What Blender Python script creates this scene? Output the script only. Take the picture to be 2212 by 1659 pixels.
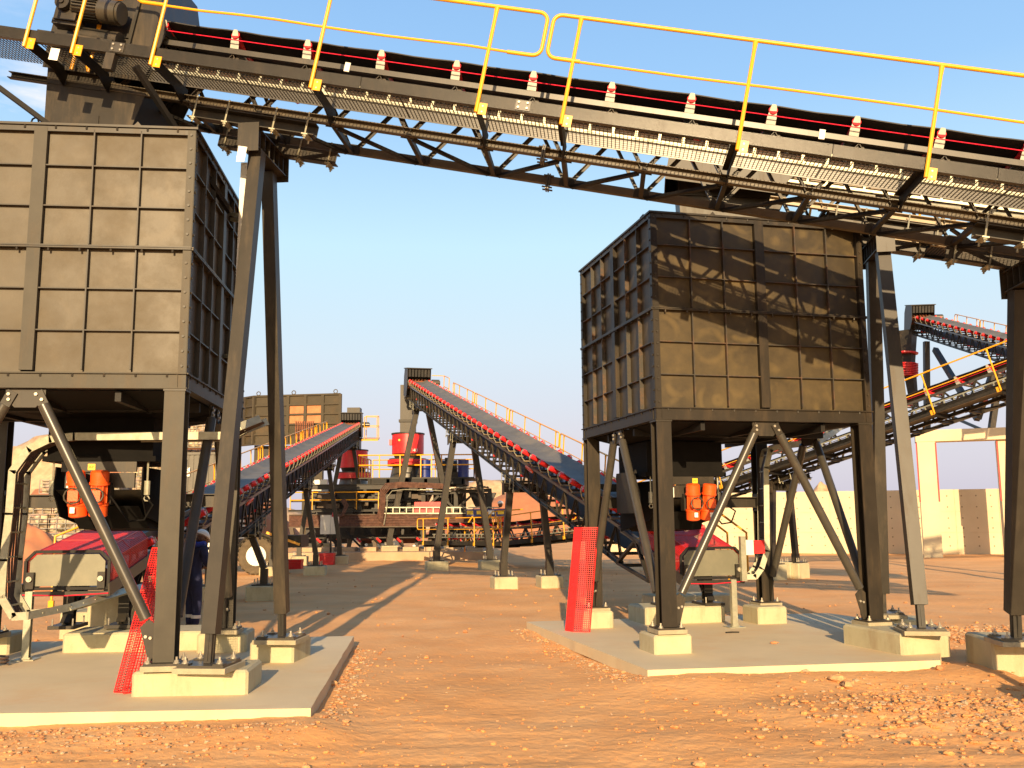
import bpy, math, random
from math import radians, sin, cos, pi, tan, hypot, atan2, sqrt
from mathutils import Vector as V, Matrix as M, noise
random.seed(7)
S = bpy.context.scene
COL = S.collection
for o in list(bpy.data.objects): bpy.data.objects.remove(o)

# ------------------------------------------------------------------ camera
PIT, ROLL, HC, FPX = radians(8.05), radians(0.43), 1.8, 2030.0 / 2212.0
cd = bpy.data.cameras.new('camera'); cam = bpy.data.objects.new('camera', cd); COL.objects.link(cam)
cd.sensor_width = 36; cd.lens = 36 * FPX; cd.clip_end = 3000; cd.clip_start = 0.1
CAMM = M.Translation((0, 0, HC)) @ M.Rotation(pi / 2 + PIT, 4, 'X') @ M.Rotation(-ROLL, 4, 'Z')
cam.matrix_world = CAMM; S.camera = cam
def at(u, v, Y):
    """point at depth Y seen at photo position u,v (2212 px wide picture); used to place far things"""
    d = CAMM.to_3x3() @ V(((u - 1106) / 2030, -(v - 829.5) / 2030, -1))
    return V((0, 0, HC)) + d * (Y / d.y)
# ------------------------------------------------------------------ world and sun
SUN_EL = radians(16.0)
w = bpy.data.worlds.new('World'); S.world = w; w.use_nodes = True
nt = w.node_tree; nt.nodes.clear()
N = nt.nodes.new; L = nt.links.new
out = N('ShaderNodeOutputWorld'); bg = N('ShaderNodeBackground'); sky = N('ShaderNodeTexSky')
sky.sky_type = 'NISHITA'; sky.sun_disc = False; sky.sun_elevation = SUN_EL; sky.sun_rotation = pi
sky.air_density = 1.0; sky.dust_density = 2.0; sky.ozone_density = 1.5
tc = N('ShaderNodeTexCoord'); sep = N('ShaderNodeSeparateXYZ'); L(tc.outputs['Generated'], sep.inputs[0])
rmp = N('ShaderNodeValToRGB'); L(sep.outputs['Z'], rmp.inputs[0])
cr = rmp.color_ramp; cr.elements[0].position = 0.0; cr.elements[0].color = (0.60, 0.56, 0.68, 1)
cr.elements[1].position = 1.0; cr.elements[1].color = (.12, .27, .60, 1)
for p_, c_ in ((0.08, (.66, .62, .70, 1)), (0.17, (.64, .74, .82, 1)), (0.28, (.56, .80, .92, 1)), (0.42, (.33, .58, .90, 1)), (0.6, (.22, .44, .80, 1))):
    e = cr.elements.new(p_); e.color = c_
mixs = N('ShaderNodeMixRGB'); mixs.blend_type = 'MULTIPLY'; mixs.inputs[0].default_value = 1.0
scl = N('ShaderNodeVectorMath'); scl.operation = 'SCALE'; scl.inputs['Scale'].default_value = 10.0
L(rmp.outputs[0], scl.inputs[0])
mixw = N('ShaderNodeMixRGB'); mfa = N('ShaderNodeMapRange'); mfa.interpolation_type = 'SMOOTHSTEP'; L(sep.outputs['Y'], mfa.inputs[0]); mfa.inputs[1].default_value = -.7; mfa.inputs[2].default_value = .35; mfa.inputs[3].default_value = .15; mfa.inputs[4].default_value = .80; L(mfa.outputs[0], mixw.inputs[0])
L(sky.outputs[0], mixw.inputs[1]); L(scl.outputs[0], mixw.inputs[2])
# thin evening clouds
nz = N('ShaderNodeTexNoise'); nz.inputs['Scale'].default_value = 9; nz.inputs['Detail'].default_value = 7; nz.inputs['Roughness'].default_value = .55
mp = N('ShaderNodeMapping'); mp.inputs['Scale'].default_value = (1, 1, 3.6); mp.inputs['Location'].default_value = (4.3, 1.15, 0.4)
L(tc.outputs['Generated'], mp.inputs[0]); L(mp.outputs[0], nz.inputs[0])
cr2 = N('ShaderNodeValToRGB'); L(nz.outputs[0], cr2.inputs[0])
cr2.color_ramp.elements[0].position = .42; cr2.color_ramp.elements[0].color = (0, 0, 0, 1)
cr2.color_ramp.elements[1].position = .62; cr2.color_ramp.elements[1].color = (.85, .85, .85, 1)
vd = N('ShaderNodeVectorMath'); vd.operation = 'DISTANCE'; nrm = V((-1081, 2030, 2030 * .40 + 285)).normalized()
vd.inputs[1].default_value = (-.445, .823, .355); L(tc.outputs['Generated'], vd.inputs[0])
md = N('ShaderNodeMapRange'); L(vd.outputs['Value'], md.inputs[0]); md.inputs[1].default_value = .02; md.inputs[2].default_value = .13; md.inputs[3].default_value = 1; md.inputs[4].default_value = 0
mm = N('ShaderNodeMath'); mm.operation = 'MULTIPLY'; L(cr2.outputs[0], mm.inputs[0]); L(md.outputs[0], mm.inputs[1])
mixc = N('ShaderNodeMixRGB'); mixc.inputs[2].default_value = (9.2, 8.6, 9.0, 1)
L(mm.outputs[0], mixc.inputs[0]); L(mixw.outputs[0], mixc.inputs[1])
L(mixc.outputs[0], bg.inputs['Color']); bg.inputs['Strength'].default_value = 0.069
L(bg.outputs[0], out.inputs[0])
sl = bpy.data.lights.new('sun', 'SUN'); sl.energy = 4.6; sl.angle = radians(0.5); sl.color = (1.0, .72, .40)
so = bpy.data.objects.new('sun', sl); COL.objects.link(so); so.rotation_euler = (pi / 2 - SUN_EL, 0, radians(-0.3)); so.location = (0, -20, 12)
S.view_settings.view_transform = 'Standard'; S.view_settings.look = 'None'; S.view_settings.gamma = 1
S.view_settings.use_curve_mapping = False; S.view_settings.exposure = 0.85
S.render.engine = 'CYCLES'

# ------------------------------------------------------------------ materials
def mat(name, col, rough=.6, metal=0, var=.15, vscale=3, bump=0, bscale=40, dirt=None, dirt_amt=0, dscale=2, spec=.5, emit=None, alpha=None, lo=.5, hi=.7, runs=0, bdist=.02):
    m = bpy.data.materials.new(name); m.use_nodes = True; t = m.node_tree; n = t.nodes.new; l = t.links.new
    b = t.nodes['Principled BSDF']; b.inputs['Roughness'].default_value = rough; b.inputs['Metallic'].default_value = metal
    b.inputs['Specular IOR Level'].default_value = spec
    tcn = n('ShaderNodeTexCoord'); geo = n('ShaderNodeNewGeometry')
    nn = n('ShaderNodeTexNoise'); nn.inputs['Scale'].default_value = vscale; nn.inputs['Detail'].default_value = 8; nn.inputs['Roughness'].default_value = .62
    l(geo.outputs['Position'], nn.inputs[0])
    r = n('ShaderNodeValToRGB'); l(nn.outputs[0], r.inputs[0])
    r.color_ramp.elements[0].position = .3; r.color_ramp.elements[1].position = .7
    r.color_ramp.elements[0].color = tuple(max(0, c * (1 - var)) for c in col) + (1,)
    r.color_ramp.elements[1].color = tuple(min(1, c * (1 + var)) for c in col) + (1,)
    src = r.outputs[0]
    if dirt:
        n2 = n('ShaderNodeTexNoise'); n2.inputs['Scale'].default_value = dscale; n2.inputs['Detail'].default_value = 10; n2.inputs['Roughness'].default_value = .7
        if runs:
            mpp = n('ShaderNodeMapping'); mpp.inputs['Scale'].default_value = (1.6, 1.6, runs); l(geo.outputs['Position'], mpp.inputs[0]); l(mpp.outputs[0], n2.inputs[0])
        else: l(geo.outputs['Position'], n2.inputs[0])
        r2 = n('ShaderNodeValToRGB'); l(n2.outputs[0], r2.inputs[0]); r2.color_ramp.elements[0].position = lo; r2.color_ramp.elements[1].position = hi
        r2.color_ramp.elements[1].color = (dirt_amt,) * 3 + (1,)
        mx = n('ShaderNodeMixRGB'); l(r2.outputs[0], mx.inputs[0]); l(src, mx.inputs[1]); mx.inputs[2].default_value = tuple(dirt) + (1,); src = mx.outputs[0]
        rr = n('ShaderNodeMapRange'); l(r2.outputs[0], rr.inputs[0]); rr.inputs[3].default_value = rough; rr.inputs[4].default_value = min(1, rough + .3); l(rr.outputs[0], b.inputs['Roughness'])
    l(src, b.inputs['Base Color'])
    if bump:
        nb = n('ShaderNodeTexNoise'); nb.inputs['Scale'].default_value = bscale; nb.inputs['Detail'].default_value = 6; l(geo.outputs['Position'], nb.inputs[0])
        bp = n('ShaderNodeBump'); bp.inputs['Strength'].default_value = bump; bp.inputs['Distance'].default_value = bdist; l(nb.outputs[0], bp.inputs['Height']); l(bp.outputs[0], b.inputs['Normal'])
    if emit: b.inputs['Emission Color'].default_value = tuple(emit) + (1,); b.inputs['Emission Strength'].default_value = 1
    if alpha: b.inputs['Alpha'].default_value = alpha
    return m
DUST = (.15, .105, .06)
STEEL = mat('grey_painted_steel', (.031, .026, .019), .44, 0, .2, 4, .012, 60, DUST, .35, 3, spec=0.32, runs=.3)
STEELD = mat('dark_painted_steel', (.026, .023, .018), .5, 0, .2, 4, .012, 60, DUST, .3, 3, spec=0.3)
CHANA = mat('truss_chord_steel', (.085, .065, .036), .45, 0, .15, 4, .01, 60, (.15, .105, .055), .4, 4)
CHANB = mat('bin_frame_steel', (.050, .044, .032), .5, 0, .15, 4, .01, 60, DUST, .25, 4, spec=0.25, runs=.3)
TUBEM = mat('satin_tube_steel', (.050, .045, .036), .30, 0, .1, 4, 0, 60, DUST, .2, 5)
LEGR = mat('brown_dark_leg_steel', (.022, .017, .011), .5, 0, .2, 4, .01, 60, (.10, .065, .03), .4, 3, spec=.28, runs=.3)
RIBR = mat('rust_edged_rib', (.034, .029, .021), .55, 0, .2, 4, .01, 60, (.15, .065, .022), .55, 4, lo=.48, hi=.64)
CHANL = mat('pale_channel_steel', (.26, .195, .105), .45, 0, .15, 4, .04, 60, (.34, .25, .13), .5, 4)  # much paler, warmer copy of the channel steel
CHAN = mat('channel_steel', (.055, .048, .036), .33, 0, .12, 4, .008, 60, DUST, .2, 4, runs=.5)
BLACK = mat('black_steel', (.010, .009, .008), .6, 0, .3, 5, .05, 50, DUST, .06, 3, spec=.3)
HOSE = mat('olive_hose', (.05, .04, .02), .5)
LINER = mat('shaded_black_rubber_liner', (.005, .0045, .004), .8, 0, .3, 5, spec=.15)  # black rubber, with the shadow under the bins put into its colour
BOLT = mat('zinc_bolt', (.42, .38, .30), .4, .5, .2, 20)
GALV = mat('galvanised_steel', (.36, .35, .26), .42, .4, .18, 14, .05, 90, (.32, .27, .18), .5, 5)
GALVI = mat('idler_bracket_zinc', (.50, .50, .44), .5, .2, .15, 9, 0, 60, (.30, .26, .18), .3, 7)
GRAT = mat('galvanised_grating', (.085, .08, .068), .5, .3, .2, 12)
YEL = mat('yellow_paint', (.83, .37, .008), .38, 0, .06, 6, 0, 40, (.45, .22, .05), .35, 9, lo=.56, hi=.75)
RED = mat('red_roller', (.72, .022, .025), .38, 0, .1, 8, 0, 40, (.3, .10, .07), .25, 6)
MESHR = mat('red_mesh_paint', (.60, .018, .014), .45, 0, .08, 8)
ORG = mat('orange_motor_paint', (.80, .095, .010), .42, 0, .12, 8, .08, 60, (.3, .12, .04), .35, 10)
RUB = mat('conveyor_belt_rubber', (.016, .015, .014), .62, 0, .3, 3, .05, 30, DUST, .15, 3)
BELT = mat('dusty_belt_top', (.14, .135, .125), .75, 0, .15, 2, .03, 30, (.26, .22, .17), .6, .9, spec=.2)
CONC = mat('pedestal_concrete', (.45, .40, .25), .85, 0, .10, 3, .25, 45, (.30, .20, .11), .6, 2.6, lo=.50, hi=.72, runs=.45)
SLAB = mat('slab_concrete', (.62, .50, .31), .88, 0, .06, 1.5, .12, 60, (.60, .37, .17), .65, .9, lo=.5, hi=.75)
GROUT = mat('grout', (.34, .29, .19), .9, 0, .15, 8, .3, 60)
WALLC = mat('cast_concrete_wall', (.60, .50, .33), .85, 0, .08, .6, .15, 20, (.54, .44, .28), .3, .45, lo=.48, hi=.7, runs=.3)
WHITE = mat('white_label', (.80, .78, .70), .55, 0, .03, 8)
WPAINT = mat('white_paint', (.75, .73, .66), .4, 0, .05, 4, 0, 40, DUST, .3, 2)
NAVY = mat('navy_overalls', (.012, .016, .055), .85, 0, .25, 9, .4, 25)
NAVYB = mat('royal_blue_cloth', (.015, .03, .22), .8, 0, .2, 9, .4, 25)
SKIN = mat('skin', (.12, .06, .035), .55, 0, .1, 9)
BOOT = mat('black_boots', (.02, .018, .015), .5, 0, .2, 9, 0, 40, DUST, .5, 8)
HATM = mat('pale_hard_hat', (.78, .68, .52), .35, 0, .03, 4)
REFL = mat('reflective_tape', (.62, .60, .56), .4, .1, .05, 9)
TYRE = mat('dusty_tyre', (.10, .075, .045), .9, 0, .3, 6, .3, 30)
BLUE = mat('blue_plastic', (.014, .030, .18), .4, 0, .1, 5)
RUST = mat('rusty_steel', (.20, .065, .03), .8, 0, .35, 5, .2, 30)
ORGD = mat('orange_dust', (.42, .18, .08), .9, 0, .2, 3, .2, 30)
CABLE = mat('cable_bundle', (.05, .032, .022), .6, 0, .4, 10, 0, 40, (.20, .09, .05), .6, 8)
REDC = mat('red_cable', (.70, .01, .04), .5, 0, .05, 4)
HIVIS = mat('hivis_orange', (.85, .10, .02), .7, 0, .1, 6)
YLAB = mat('yellow_label', (.85, .55, .03), .5, 0, .05, 9)
INK = mat('printed_ink', (.02, .02, .02), .6, 0, .05, 9)
SANDY = mat('pale_rubble_heap', (.50, .34, .20), .95, 0, .25, 1.2, .8, 3, (.30, .15, .08), .6, 1)
REDDIRT = mat('red_dirt_heap', (.42, .165, .075), .95, 0, .15, .8, .5, 4, (.36, .20, .12), .5, .5)
CORR = mat('container_paint', (.10, .09, .07), .5, 0, .12, 2)
# bin plate: painted sheet with rings of dust and rust bleeding
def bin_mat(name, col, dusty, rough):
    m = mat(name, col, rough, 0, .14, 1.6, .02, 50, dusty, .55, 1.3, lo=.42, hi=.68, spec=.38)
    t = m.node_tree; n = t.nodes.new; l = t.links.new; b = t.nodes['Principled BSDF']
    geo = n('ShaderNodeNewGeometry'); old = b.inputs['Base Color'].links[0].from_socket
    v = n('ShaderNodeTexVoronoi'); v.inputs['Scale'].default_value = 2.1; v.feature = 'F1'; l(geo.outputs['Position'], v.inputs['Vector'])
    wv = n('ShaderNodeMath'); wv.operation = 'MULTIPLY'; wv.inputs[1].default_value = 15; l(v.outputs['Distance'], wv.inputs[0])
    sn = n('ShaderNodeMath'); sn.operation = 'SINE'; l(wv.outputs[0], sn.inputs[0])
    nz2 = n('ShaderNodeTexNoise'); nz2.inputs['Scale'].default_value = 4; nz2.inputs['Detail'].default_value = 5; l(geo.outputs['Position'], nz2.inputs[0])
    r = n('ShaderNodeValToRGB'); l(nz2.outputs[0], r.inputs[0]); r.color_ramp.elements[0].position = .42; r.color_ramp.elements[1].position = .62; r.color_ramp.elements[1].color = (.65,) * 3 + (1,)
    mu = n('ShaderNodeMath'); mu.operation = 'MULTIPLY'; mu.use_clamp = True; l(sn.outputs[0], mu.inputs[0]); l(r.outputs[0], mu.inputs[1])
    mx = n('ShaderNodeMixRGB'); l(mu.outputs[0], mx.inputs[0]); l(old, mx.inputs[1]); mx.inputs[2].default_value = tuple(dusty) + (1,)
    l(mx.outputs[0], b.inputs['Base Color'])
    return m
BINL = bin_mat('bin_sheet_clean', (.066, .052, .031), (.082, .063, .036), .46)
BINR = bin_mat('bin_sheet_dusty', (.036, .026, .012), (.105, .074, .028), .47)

# ------------------------------------------------------------------ mesh helpers
def frame(o, x, y, z):
    m = M((tuple(x), tuple(y), tuple(z))).transposed().to_4x4(); m.translation = V(o); return m
def text_obj(name, cu):
    o = bpy.data.objects.new(name, cu); COL.objects.link(o); dg = bpy.context.evaluated_depsgraph_get()
    me = bpy.data.meshes.new_from_object(o.evaluated_get(dg)); me.name = name; bpy.data.objects.remove(o); return bpy.data.objects.new(name, me)
class MB:
    def __init__(s, fr=None): s.v = []; s.f = []; s.fr = fr
    def add(s, vs, fs):
        k = len(s.v)
        for p in vs:
            p = V(p)
            if s.fr: p = s.fr @ p
            s.v.append(tuple(p))
        for f in fs: s.f.append([i + k for i in f])
    BF = [(0, 3, 2, 1), (4, 5, 6, 7), (0, 1, 5, 4), (1, 2, 6, 5), (2, 3, 7, 6), (3, 0, 4, 7)]
    def bx(s, x0, x1, y0, y1, z0, z1):
        s.add([(x0, y0, z0), (x1, y0, z0), (x1, y1, z0), (x0, y1, z0), (x0, y0, z1), (x1, y0, z1), (x1, y1, z1), (x0, y1, z1)], s.BF)
    def axes(s, p, q, up):
        p = V(p); q = V(q); d = (q - p).normalized(); up = V(up)
        if abs(d.dot(up)) > .98: up = V((0, 1, 0)) if abs(d.y) < .9 else V((1, 0, 0))
        a = d.cross(up).normalized(); b = a.cross(d).normalized(); return p, q, a, b
    def bar(s, p, q, w, h, up=(0, 0, 1), oa=0, ob=0):
        p, q, a, b = s.axes(p, q, up); w /= 2; h /= 2
        vs = []
        for e in (p, q):
            for i, j in ((-1, -1), (1, -1), (1, 1), (-1, 1)): vs.append(e + a * (i * w + oa) + b * (j * h + ob))
        s.add(vs, [(0, 1, 2, 3), (7, 6, 5, 4), (0, 4, 5, 1), (1, 5, 6, 2), (2, 6, 7, 3), (3, 7, 4, 0)])
    def hb(s, p, q, w, h, up=(0, 0, 1), t=.012):      # H section, flanges at +-h/2 along up
        s.bar(p, q, w, t, up, 0, h / 2 - t / 2); s.bar(p, q, w, t, up, 0, -h / 2 + t / 2); s.bar(p, q, t, h - 2 * t, up)
    def ch(s, p, q, w, h, up=(0, 0, 1), t=.01, side=1):
        s.bar(p, q, t, h, up, side * (w / 2 - t / 2), 0)
        s.bar(p, q, w - t, t, up, -side * t / 2, h / 2 - t / 2); s.bar(p, q, w - t, t, up, -side * t / 2, -h / 2 + t / 2)
    def ang(s, p, q, w, up=(0, 0, 1), t=.007):
        s.bar(p, q, w, t, up, 0, -w / 2); s.bar(p, q, t, w - t, up, -w / 2 + t / 2, t / 2)
    def tube(s, p, q, r, n=10, r2=None, cap=True):
        s.path([p, q], r, n, r2, cap)
    def path(s, pts, r, n=8, r2=None, cap=True, closed=False):
        pts = [V(p) for p in pts]; k = len(pts); rings = []; up = None
        for i, p in enumerate(pts):
            if closed: d = (pts[(i + 1) % k] - pts[i - 1])
            elif i == 0: d = pts[1] - p
            elif i == k - 1: d = p - pts[i - 1]
            else: d = (pts[i + 1] - p).normalized() + (p - pts[i - 1]).normalized()
            d = d.normalized()
            if up is None: up = V((0, 0, 1)) if abs(d.z) < .9 else V((1, 0, 0))
            a = d.cross(up).normalized(); b = a.cross(d).normalized(); up = b
            rr = r if r2 is None else r + (r2 - r) * i / (k - 1)
            rings.append([p + (a * cos(2 * pi * j / n) + b * sin(2 * pi * j / n)) * rr for j in range(n)])
        vs = [x for rg in rings for x in rg]; fs = []
        m = k if closed else k - 1
        for i in range(m):
            i2 = (i + 1) % k
            for j in range(n):
                fs.append((i * n + j, i * n + (j + 1) % n, i2 * n + (j + 1) % n, i2 * n + j))
        if cap and not closed: fs.append(tuple(range(n - 1, -1, -1))); fs.append(tuple((k - 1) * n + j for j in range(n)))
        s.add(vs, fs)
    def prism(s, pts, d):
        """polygon (3D points) extruded along vector d"""
        pts = [V(p) for p in pts]; n = len(pts); d = V(d)
        s.add(pts + [p + d for p in pts], [tuple(range(n - 1, -1, -1)), tuple(range(n, 2 * n))] + [(i, (i + 1) % n, n + (i + 1) % n, n + i) for i in range(n)])
    def bolt(s, p, d, r=.014, h=.014):
        p = V(p); d = V(d).normalized(); s.path([p, p + d * h], r, 6)
    def sphere(s, c, r, n=10, sc=(1, 1, 1), half=False):
        c = V(c); vs = []; fs = []; k = n // 2
        for i in range(k + 1):
            th = pi * i / k / (2 if half else 1)
            for j in range(n): vs.append(c + V((sin(th) * cos(2 * pi * j / n) * sc[0], sin(th) * sin(2 * pi * j / n) * sc[1], cos(th) * sc[2])) * r)
        for i in range(k):
            for j in range(n): fs.append((i * n + j, (i + 1) * n + j, (i + 1) * n + (j + 1) % n, i * n + (j + 1) % n))
        s.add(vs, fs)
    def mesh(s, name, m, smooth=True):
        me = bpy.data.meshes.new(name); me.from_pydata(s.v, [], s.f); me.materials.append(m)
        if smooth:
            me.shade_smooth(); me.set_sharp_from_angle(angle=.6)
        me.update(); return me
    def build(s, name, m, par=None, smooth=True, label=None):
        return link(name, s.mesh(name, m, smooth), par, None, label)
TINY = {'bolts', 'brace_bolts', 'splice_bolts', 'door_bolts', 'rim_lugs', 'tie_holes', 'post_bolts', 'cooling_fins', 'cables', 'wire_cage', 'anchor_bolts', 'floor_beams', 'cap_stiffeners', 'deck_rails', 'dust_curtain', 'sock_rings', 'deck_beams', 'mesh_guard', 'mesh_face', 'mesh_return', 'screen_mesh', 'grating_panel', 'overall_buttons', 'conduit_pipe', 'hood_ribs'}
def link(name, me, par=None, mx=None, label=None):
    o = bpy.data.objects.new(name, me)
    COL.objects.link(o)
    if name in TINY: o['kind'] = 'stuff'
    if par is not None: o.parent = par
    if mx is not None: o.matrix_local = mx
    if label: o['label'] = label
    return o
def tag(o, label=None, cat=None, group=None, kind=None):
    if label: o['label'] = label
    if cat: o['category'] = cat
    if group: o['group'] = group
    if kind: o['kind'] = kind
    return o
def thing(name, label, cat, loc=(0, 0, 0), group=None):
    o = bpy.data.objects.new(name, None); COL.objects.link(o); o.location = loc; o.empty_display_size = .2
    o['loc'] = list(loc); tag(o, label, cat, group); return o
def rel(root, fr=None):
    """frame for building world coordinates (or a world frame) into the root's space"""
    t = M.Translation(-V(root.location)); return t @ fr if fr else t
def copy_tree(o, loc):
    c = o.copy(); COL.objects.link(c); c.location = loc
    for ch in o.children:
        d = ch.copy(); COL.objects.link(d); d.parent = c
        for g in ch.children:
            e = g.copy(); COL.objects.link(e); e.parent = d
    return c

# ------------------------------------------------------------------ ground
def hgt(x, y):
    if y > 70 or abs(x) > 50: return 0.0
    h = .05 * noise.noise(V((x * .35, y * .35, 0))) + .018 * noise.noise(V((x * 1.7, y * 1.7, 3))) + .008 * noise.noise(V((x * 6, y * 6, 5)))
    h += .006 * noise.noise(V((x * 15, y * 15, 9)))
    h += .006 * abs(noise.noise(V((x * 3.3, y * 3.3, 11))))
    # wheel ruts running across the front
    f = max(0, 1 - abs(y - 7.0) / 3.0)
    h += f * .02 * noise.noise(V((x * .5 + y * .2, y * 5.5, 8)))
    # loose spoil bank at the right front
    d = ((x - 4.3) / 2.2) ** 2 + ((y - 9.4 + .15 * x) / 1.1) ** 2
    if d < 1: h += .07 * (1 - d) * (1 + .8 * noise.noise(V((x * 3, y * 3, 1))))
    if y < 9.4 and x < -1.2: h += .10 * min(1, max(0, (x + 4.6) / 2.4)) * math.exp(-((y - 8.45) / .7) ** 2) * min(1, max(0, (-1.2 - x) / .5)) - .01
    if 1.0 < x < 5.6 and y < 12: h += .075 * math.exp(-((y - 10.45 - .16 * (x - 1.47)) / .6) ** 2) * min(1, (x - 1) / .5)
    return h - .02
def ground():
    def axis(a, fine, b, c, step, far):
        xs = []; x = -far; 
        cuts = [(-far, -60, 60), (-60, a, 4), (a, b, step), (b, 60, 4), (60, far, 60)]
        for s0, s1, st in cuts:
            n = max(1, int(round((s1 - s0) / st)))
            xs += [s0 + (s1 - s0) * i / n for i in range(n)]
        return xs + [far]
    xs = axis(-9, 0, 9.2, 0, .07, 1500)
    ys = [-1500, -600, -200, -60, -20, -8, -3]; y = 3.0
    while y < 1500: ys.append(y); y += max(.05, (y * y) * .0011) if y < 60 else y * .25
    ys.append(1500)
    vs = [(x, y, hgt(x, y)) for y in ys for x in xs]; nx = len(xs)
    fs = [(j * nx + i, j * nx + i + 1, (j + 1) * nx + i + 1, (j + 1) * nx + i) for j in range(len(ys) - 1) for i in range(nx - 1)]
    m = mat('dry_orange_soil', (.76, .365, .120), .95, 0, .10, .55, .55, 11, (.74, .42, .18), .75, .9, lo=.4, hi=.66, bdist=.03)
    t = m.node_tree; n = t.nodes.new; l = t.links.new; b = t.nodes['Principled BSDF']
    geo = n('ShaderNodeNewGeometry'); old = b.inputs['Base Color'].links[0].from_socket
    sp = n('ShaderNodeTexVoronoi'); sp.inputs['Scale'].default_value = 16; l(geo.outputs['Position'], sp.inputs['Vector'])
    r = n('ShaderNodeValToRGB'); l(sp.outputs['Distance'], r.inputs[0]); r.color_ramp.elements[0].color = (.6,) * 3 + (1,); r.color_ramp.elements[0].position = .08
    r.color_ramp.elements[1].position = .2; r.color_ramp.elements[1].color = (0, 0, 0, 1)
    nm = n('ShaderNodeTexNoise'); nm.inputs['Scale'].default_value = 1.3; nm.inputs['Detail'].default_value = 5; l(geo.outputs['Position'], nm.inputs[0])
    r3 = n('ShaderNodeValToRGB'); l(nm.outputs[0], r3.inputs[0]); r3.color_ramp.elements[0].position = .48; r3.color_ramp.elements[1].position = .62
    mu = n('ShaderNodeMath'); mu.operation = 'MULTIPLY'; l(r.outputs[0], mu.inputs[0]); l(r3.outputs[0], mu.inputs[1])
    mx = n('ShaderNodeMixRGB'); l(mu.outputs[0], mx.inputs[0]); l(old, mx.inputs[1]); l(sp.outputs['Color'], mx.inputs[2])
    hs = n('ShaderNodeHueSaturation'); hs.inputs['Saturation'].default_value = .25; hs.inputs['Value'].default_value = .42; l(sp.outputs['Color'], hs.inputs['Color'])
    m2 = n('ShaderNodeMixRGB'); m2.inputs[0].default_value = .6; l(hs.outputs[0], m2.inputs[1]); m2.inputs[2].default_value = (.66, .36, .15, 1); l(m2.outputs[0], mx.inputs[2])
    l(mx.outputs[0], b.inputs['Base Color'])
    big_ = n('ShaderNodeTexNoise'); big_.inputs['Scale'].default_value = .8; big_.inputs['Detail'].default_value = 6; mpg = n('ShaderNodeMapping'); mpg.inputs['Scale'].default_value = (.7, 1.0, 1); l(geo.outputs['Position'], mpg.inputs[0]); l(mpg.outputs[0], big_.inputs[0])
    rb_ = n('ShaderNodeValToRGB'); l(big_.outputs[0], rb_.inputs[0]); rb_.color_ramp.elements[0].position = .35; rb_.color_ramp.elements[0].color = (.88, .85, .80, 1); rb_.color_ramp.elements[1].position = .65; rb_.color_ramp.elements[1].color = (1.04, 1.05, 1.06, 1)
    mg = n('ShaderNodeMixRGB'); mg.blend_type = 'MULTIPLY'; mg.inputs[0].default_value = 1; l(mx.outputs[0], mg.inputs[1]); l(rb_.outputs[0], mg.inputs[2]); l(mg.outputs[0], b.inputs['Base Color'])
    me = bpy.data.meshes.new('ground'); me.from_pydata(vs, [], fs); me.materials.append(m); me.shade_smooth(); me.update()
    tag(link('ground', me), kind='structure'); return m
SOIL = ground()
def slab(name, poly, z, th=.14):
    """cast slab: flat top with slightly ragged lower edges"""
    mb = MB(); pts = []
    n = len(poly)
    for i in range(n):
        a = V(poly[i]); b = V(poly[(i + 1) % n]); k = max(1, int((b - a).length / .25))
        for j in range(k):
            p = a.lerp(b, j / k); q = V((noise.noise(V((p.x * 3, p.y * 3, 2))), noise.noise(V((p.x * 3, p.y * 3, 7))))) * .012
            pts.append((p.x + q.x, p.y + q.y, z - th))
    mb.prism([(x, y, zz) for x, y, zz in pts], (0, 0, th)); return tag(mb.build(name, SLAB, smooth=False), kind='structure')
slab('concrete_slab', [(-1.82, 8.72), (-2.30, 13.9), (-9.5, 13.3), (-9.5, 8.35)], .12)
slab('concrete_slab', [(.20, 15.6), (1.47, 10.68), (4.93, 11.22), (6.3, 14.2), (5.4, 16.6)], .12)

# ------------------------------------------------------------------ stones
def rock_mesh(k, m):
    rnd = random.Random(k); mb = MB(); n = 7; vs = []; fs = []
    for i in range(5):
        th = pi * (i + .0) / 4
        for j in range(n):
            r = .5 * (1 + rnd.uniform(-.22, .22)); vs.append((sin(th) * cos(2 * pi * j / n) * r * 1.25, sin(th) * sin(2 * pi * j / n) * r, cos(th) * r * .62))
    for i in range(4):
        for j in range(n): fs.append((i * n + j, (i + 1) * n + j, (i + 1) * n + (j + 1) % n, i * n + (j + 1) % n))
    mb.add(vs, fs); return mb
ROCKM = [mat('stone_tan', (.56, .31, .14), .9, 0, .2, 20, .4, 60), mat('stone_red', (.44, .20, .085), .9, 0, .2, 20, .4, 60), mat('stone_grey', (.44, .31, .19), .9, 0, .2, 20, .4, 60)]
rocks = [rock_mesh(k, None) for k in range(5)]
def in_slab(x, y):
    def ins(P):
        r = False
        for i in range(len(P)):
            (a, b), (c, d) = P[i - 1], P[i]
            if (b > y) != (d > y) and x < (c - a) * (y - b) / (d - b) + a: r = not r
        return r
    return ins([(-1.80, 8.7), (-2.28, 13.92), (-9.5, 13.3), (-9.5, 8.3)]) or ins([(.17, 15.62), (1.47, 10.64), (4.95, 11.2), (6.3, 14.2), (5.4, 16.6)])
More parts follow.
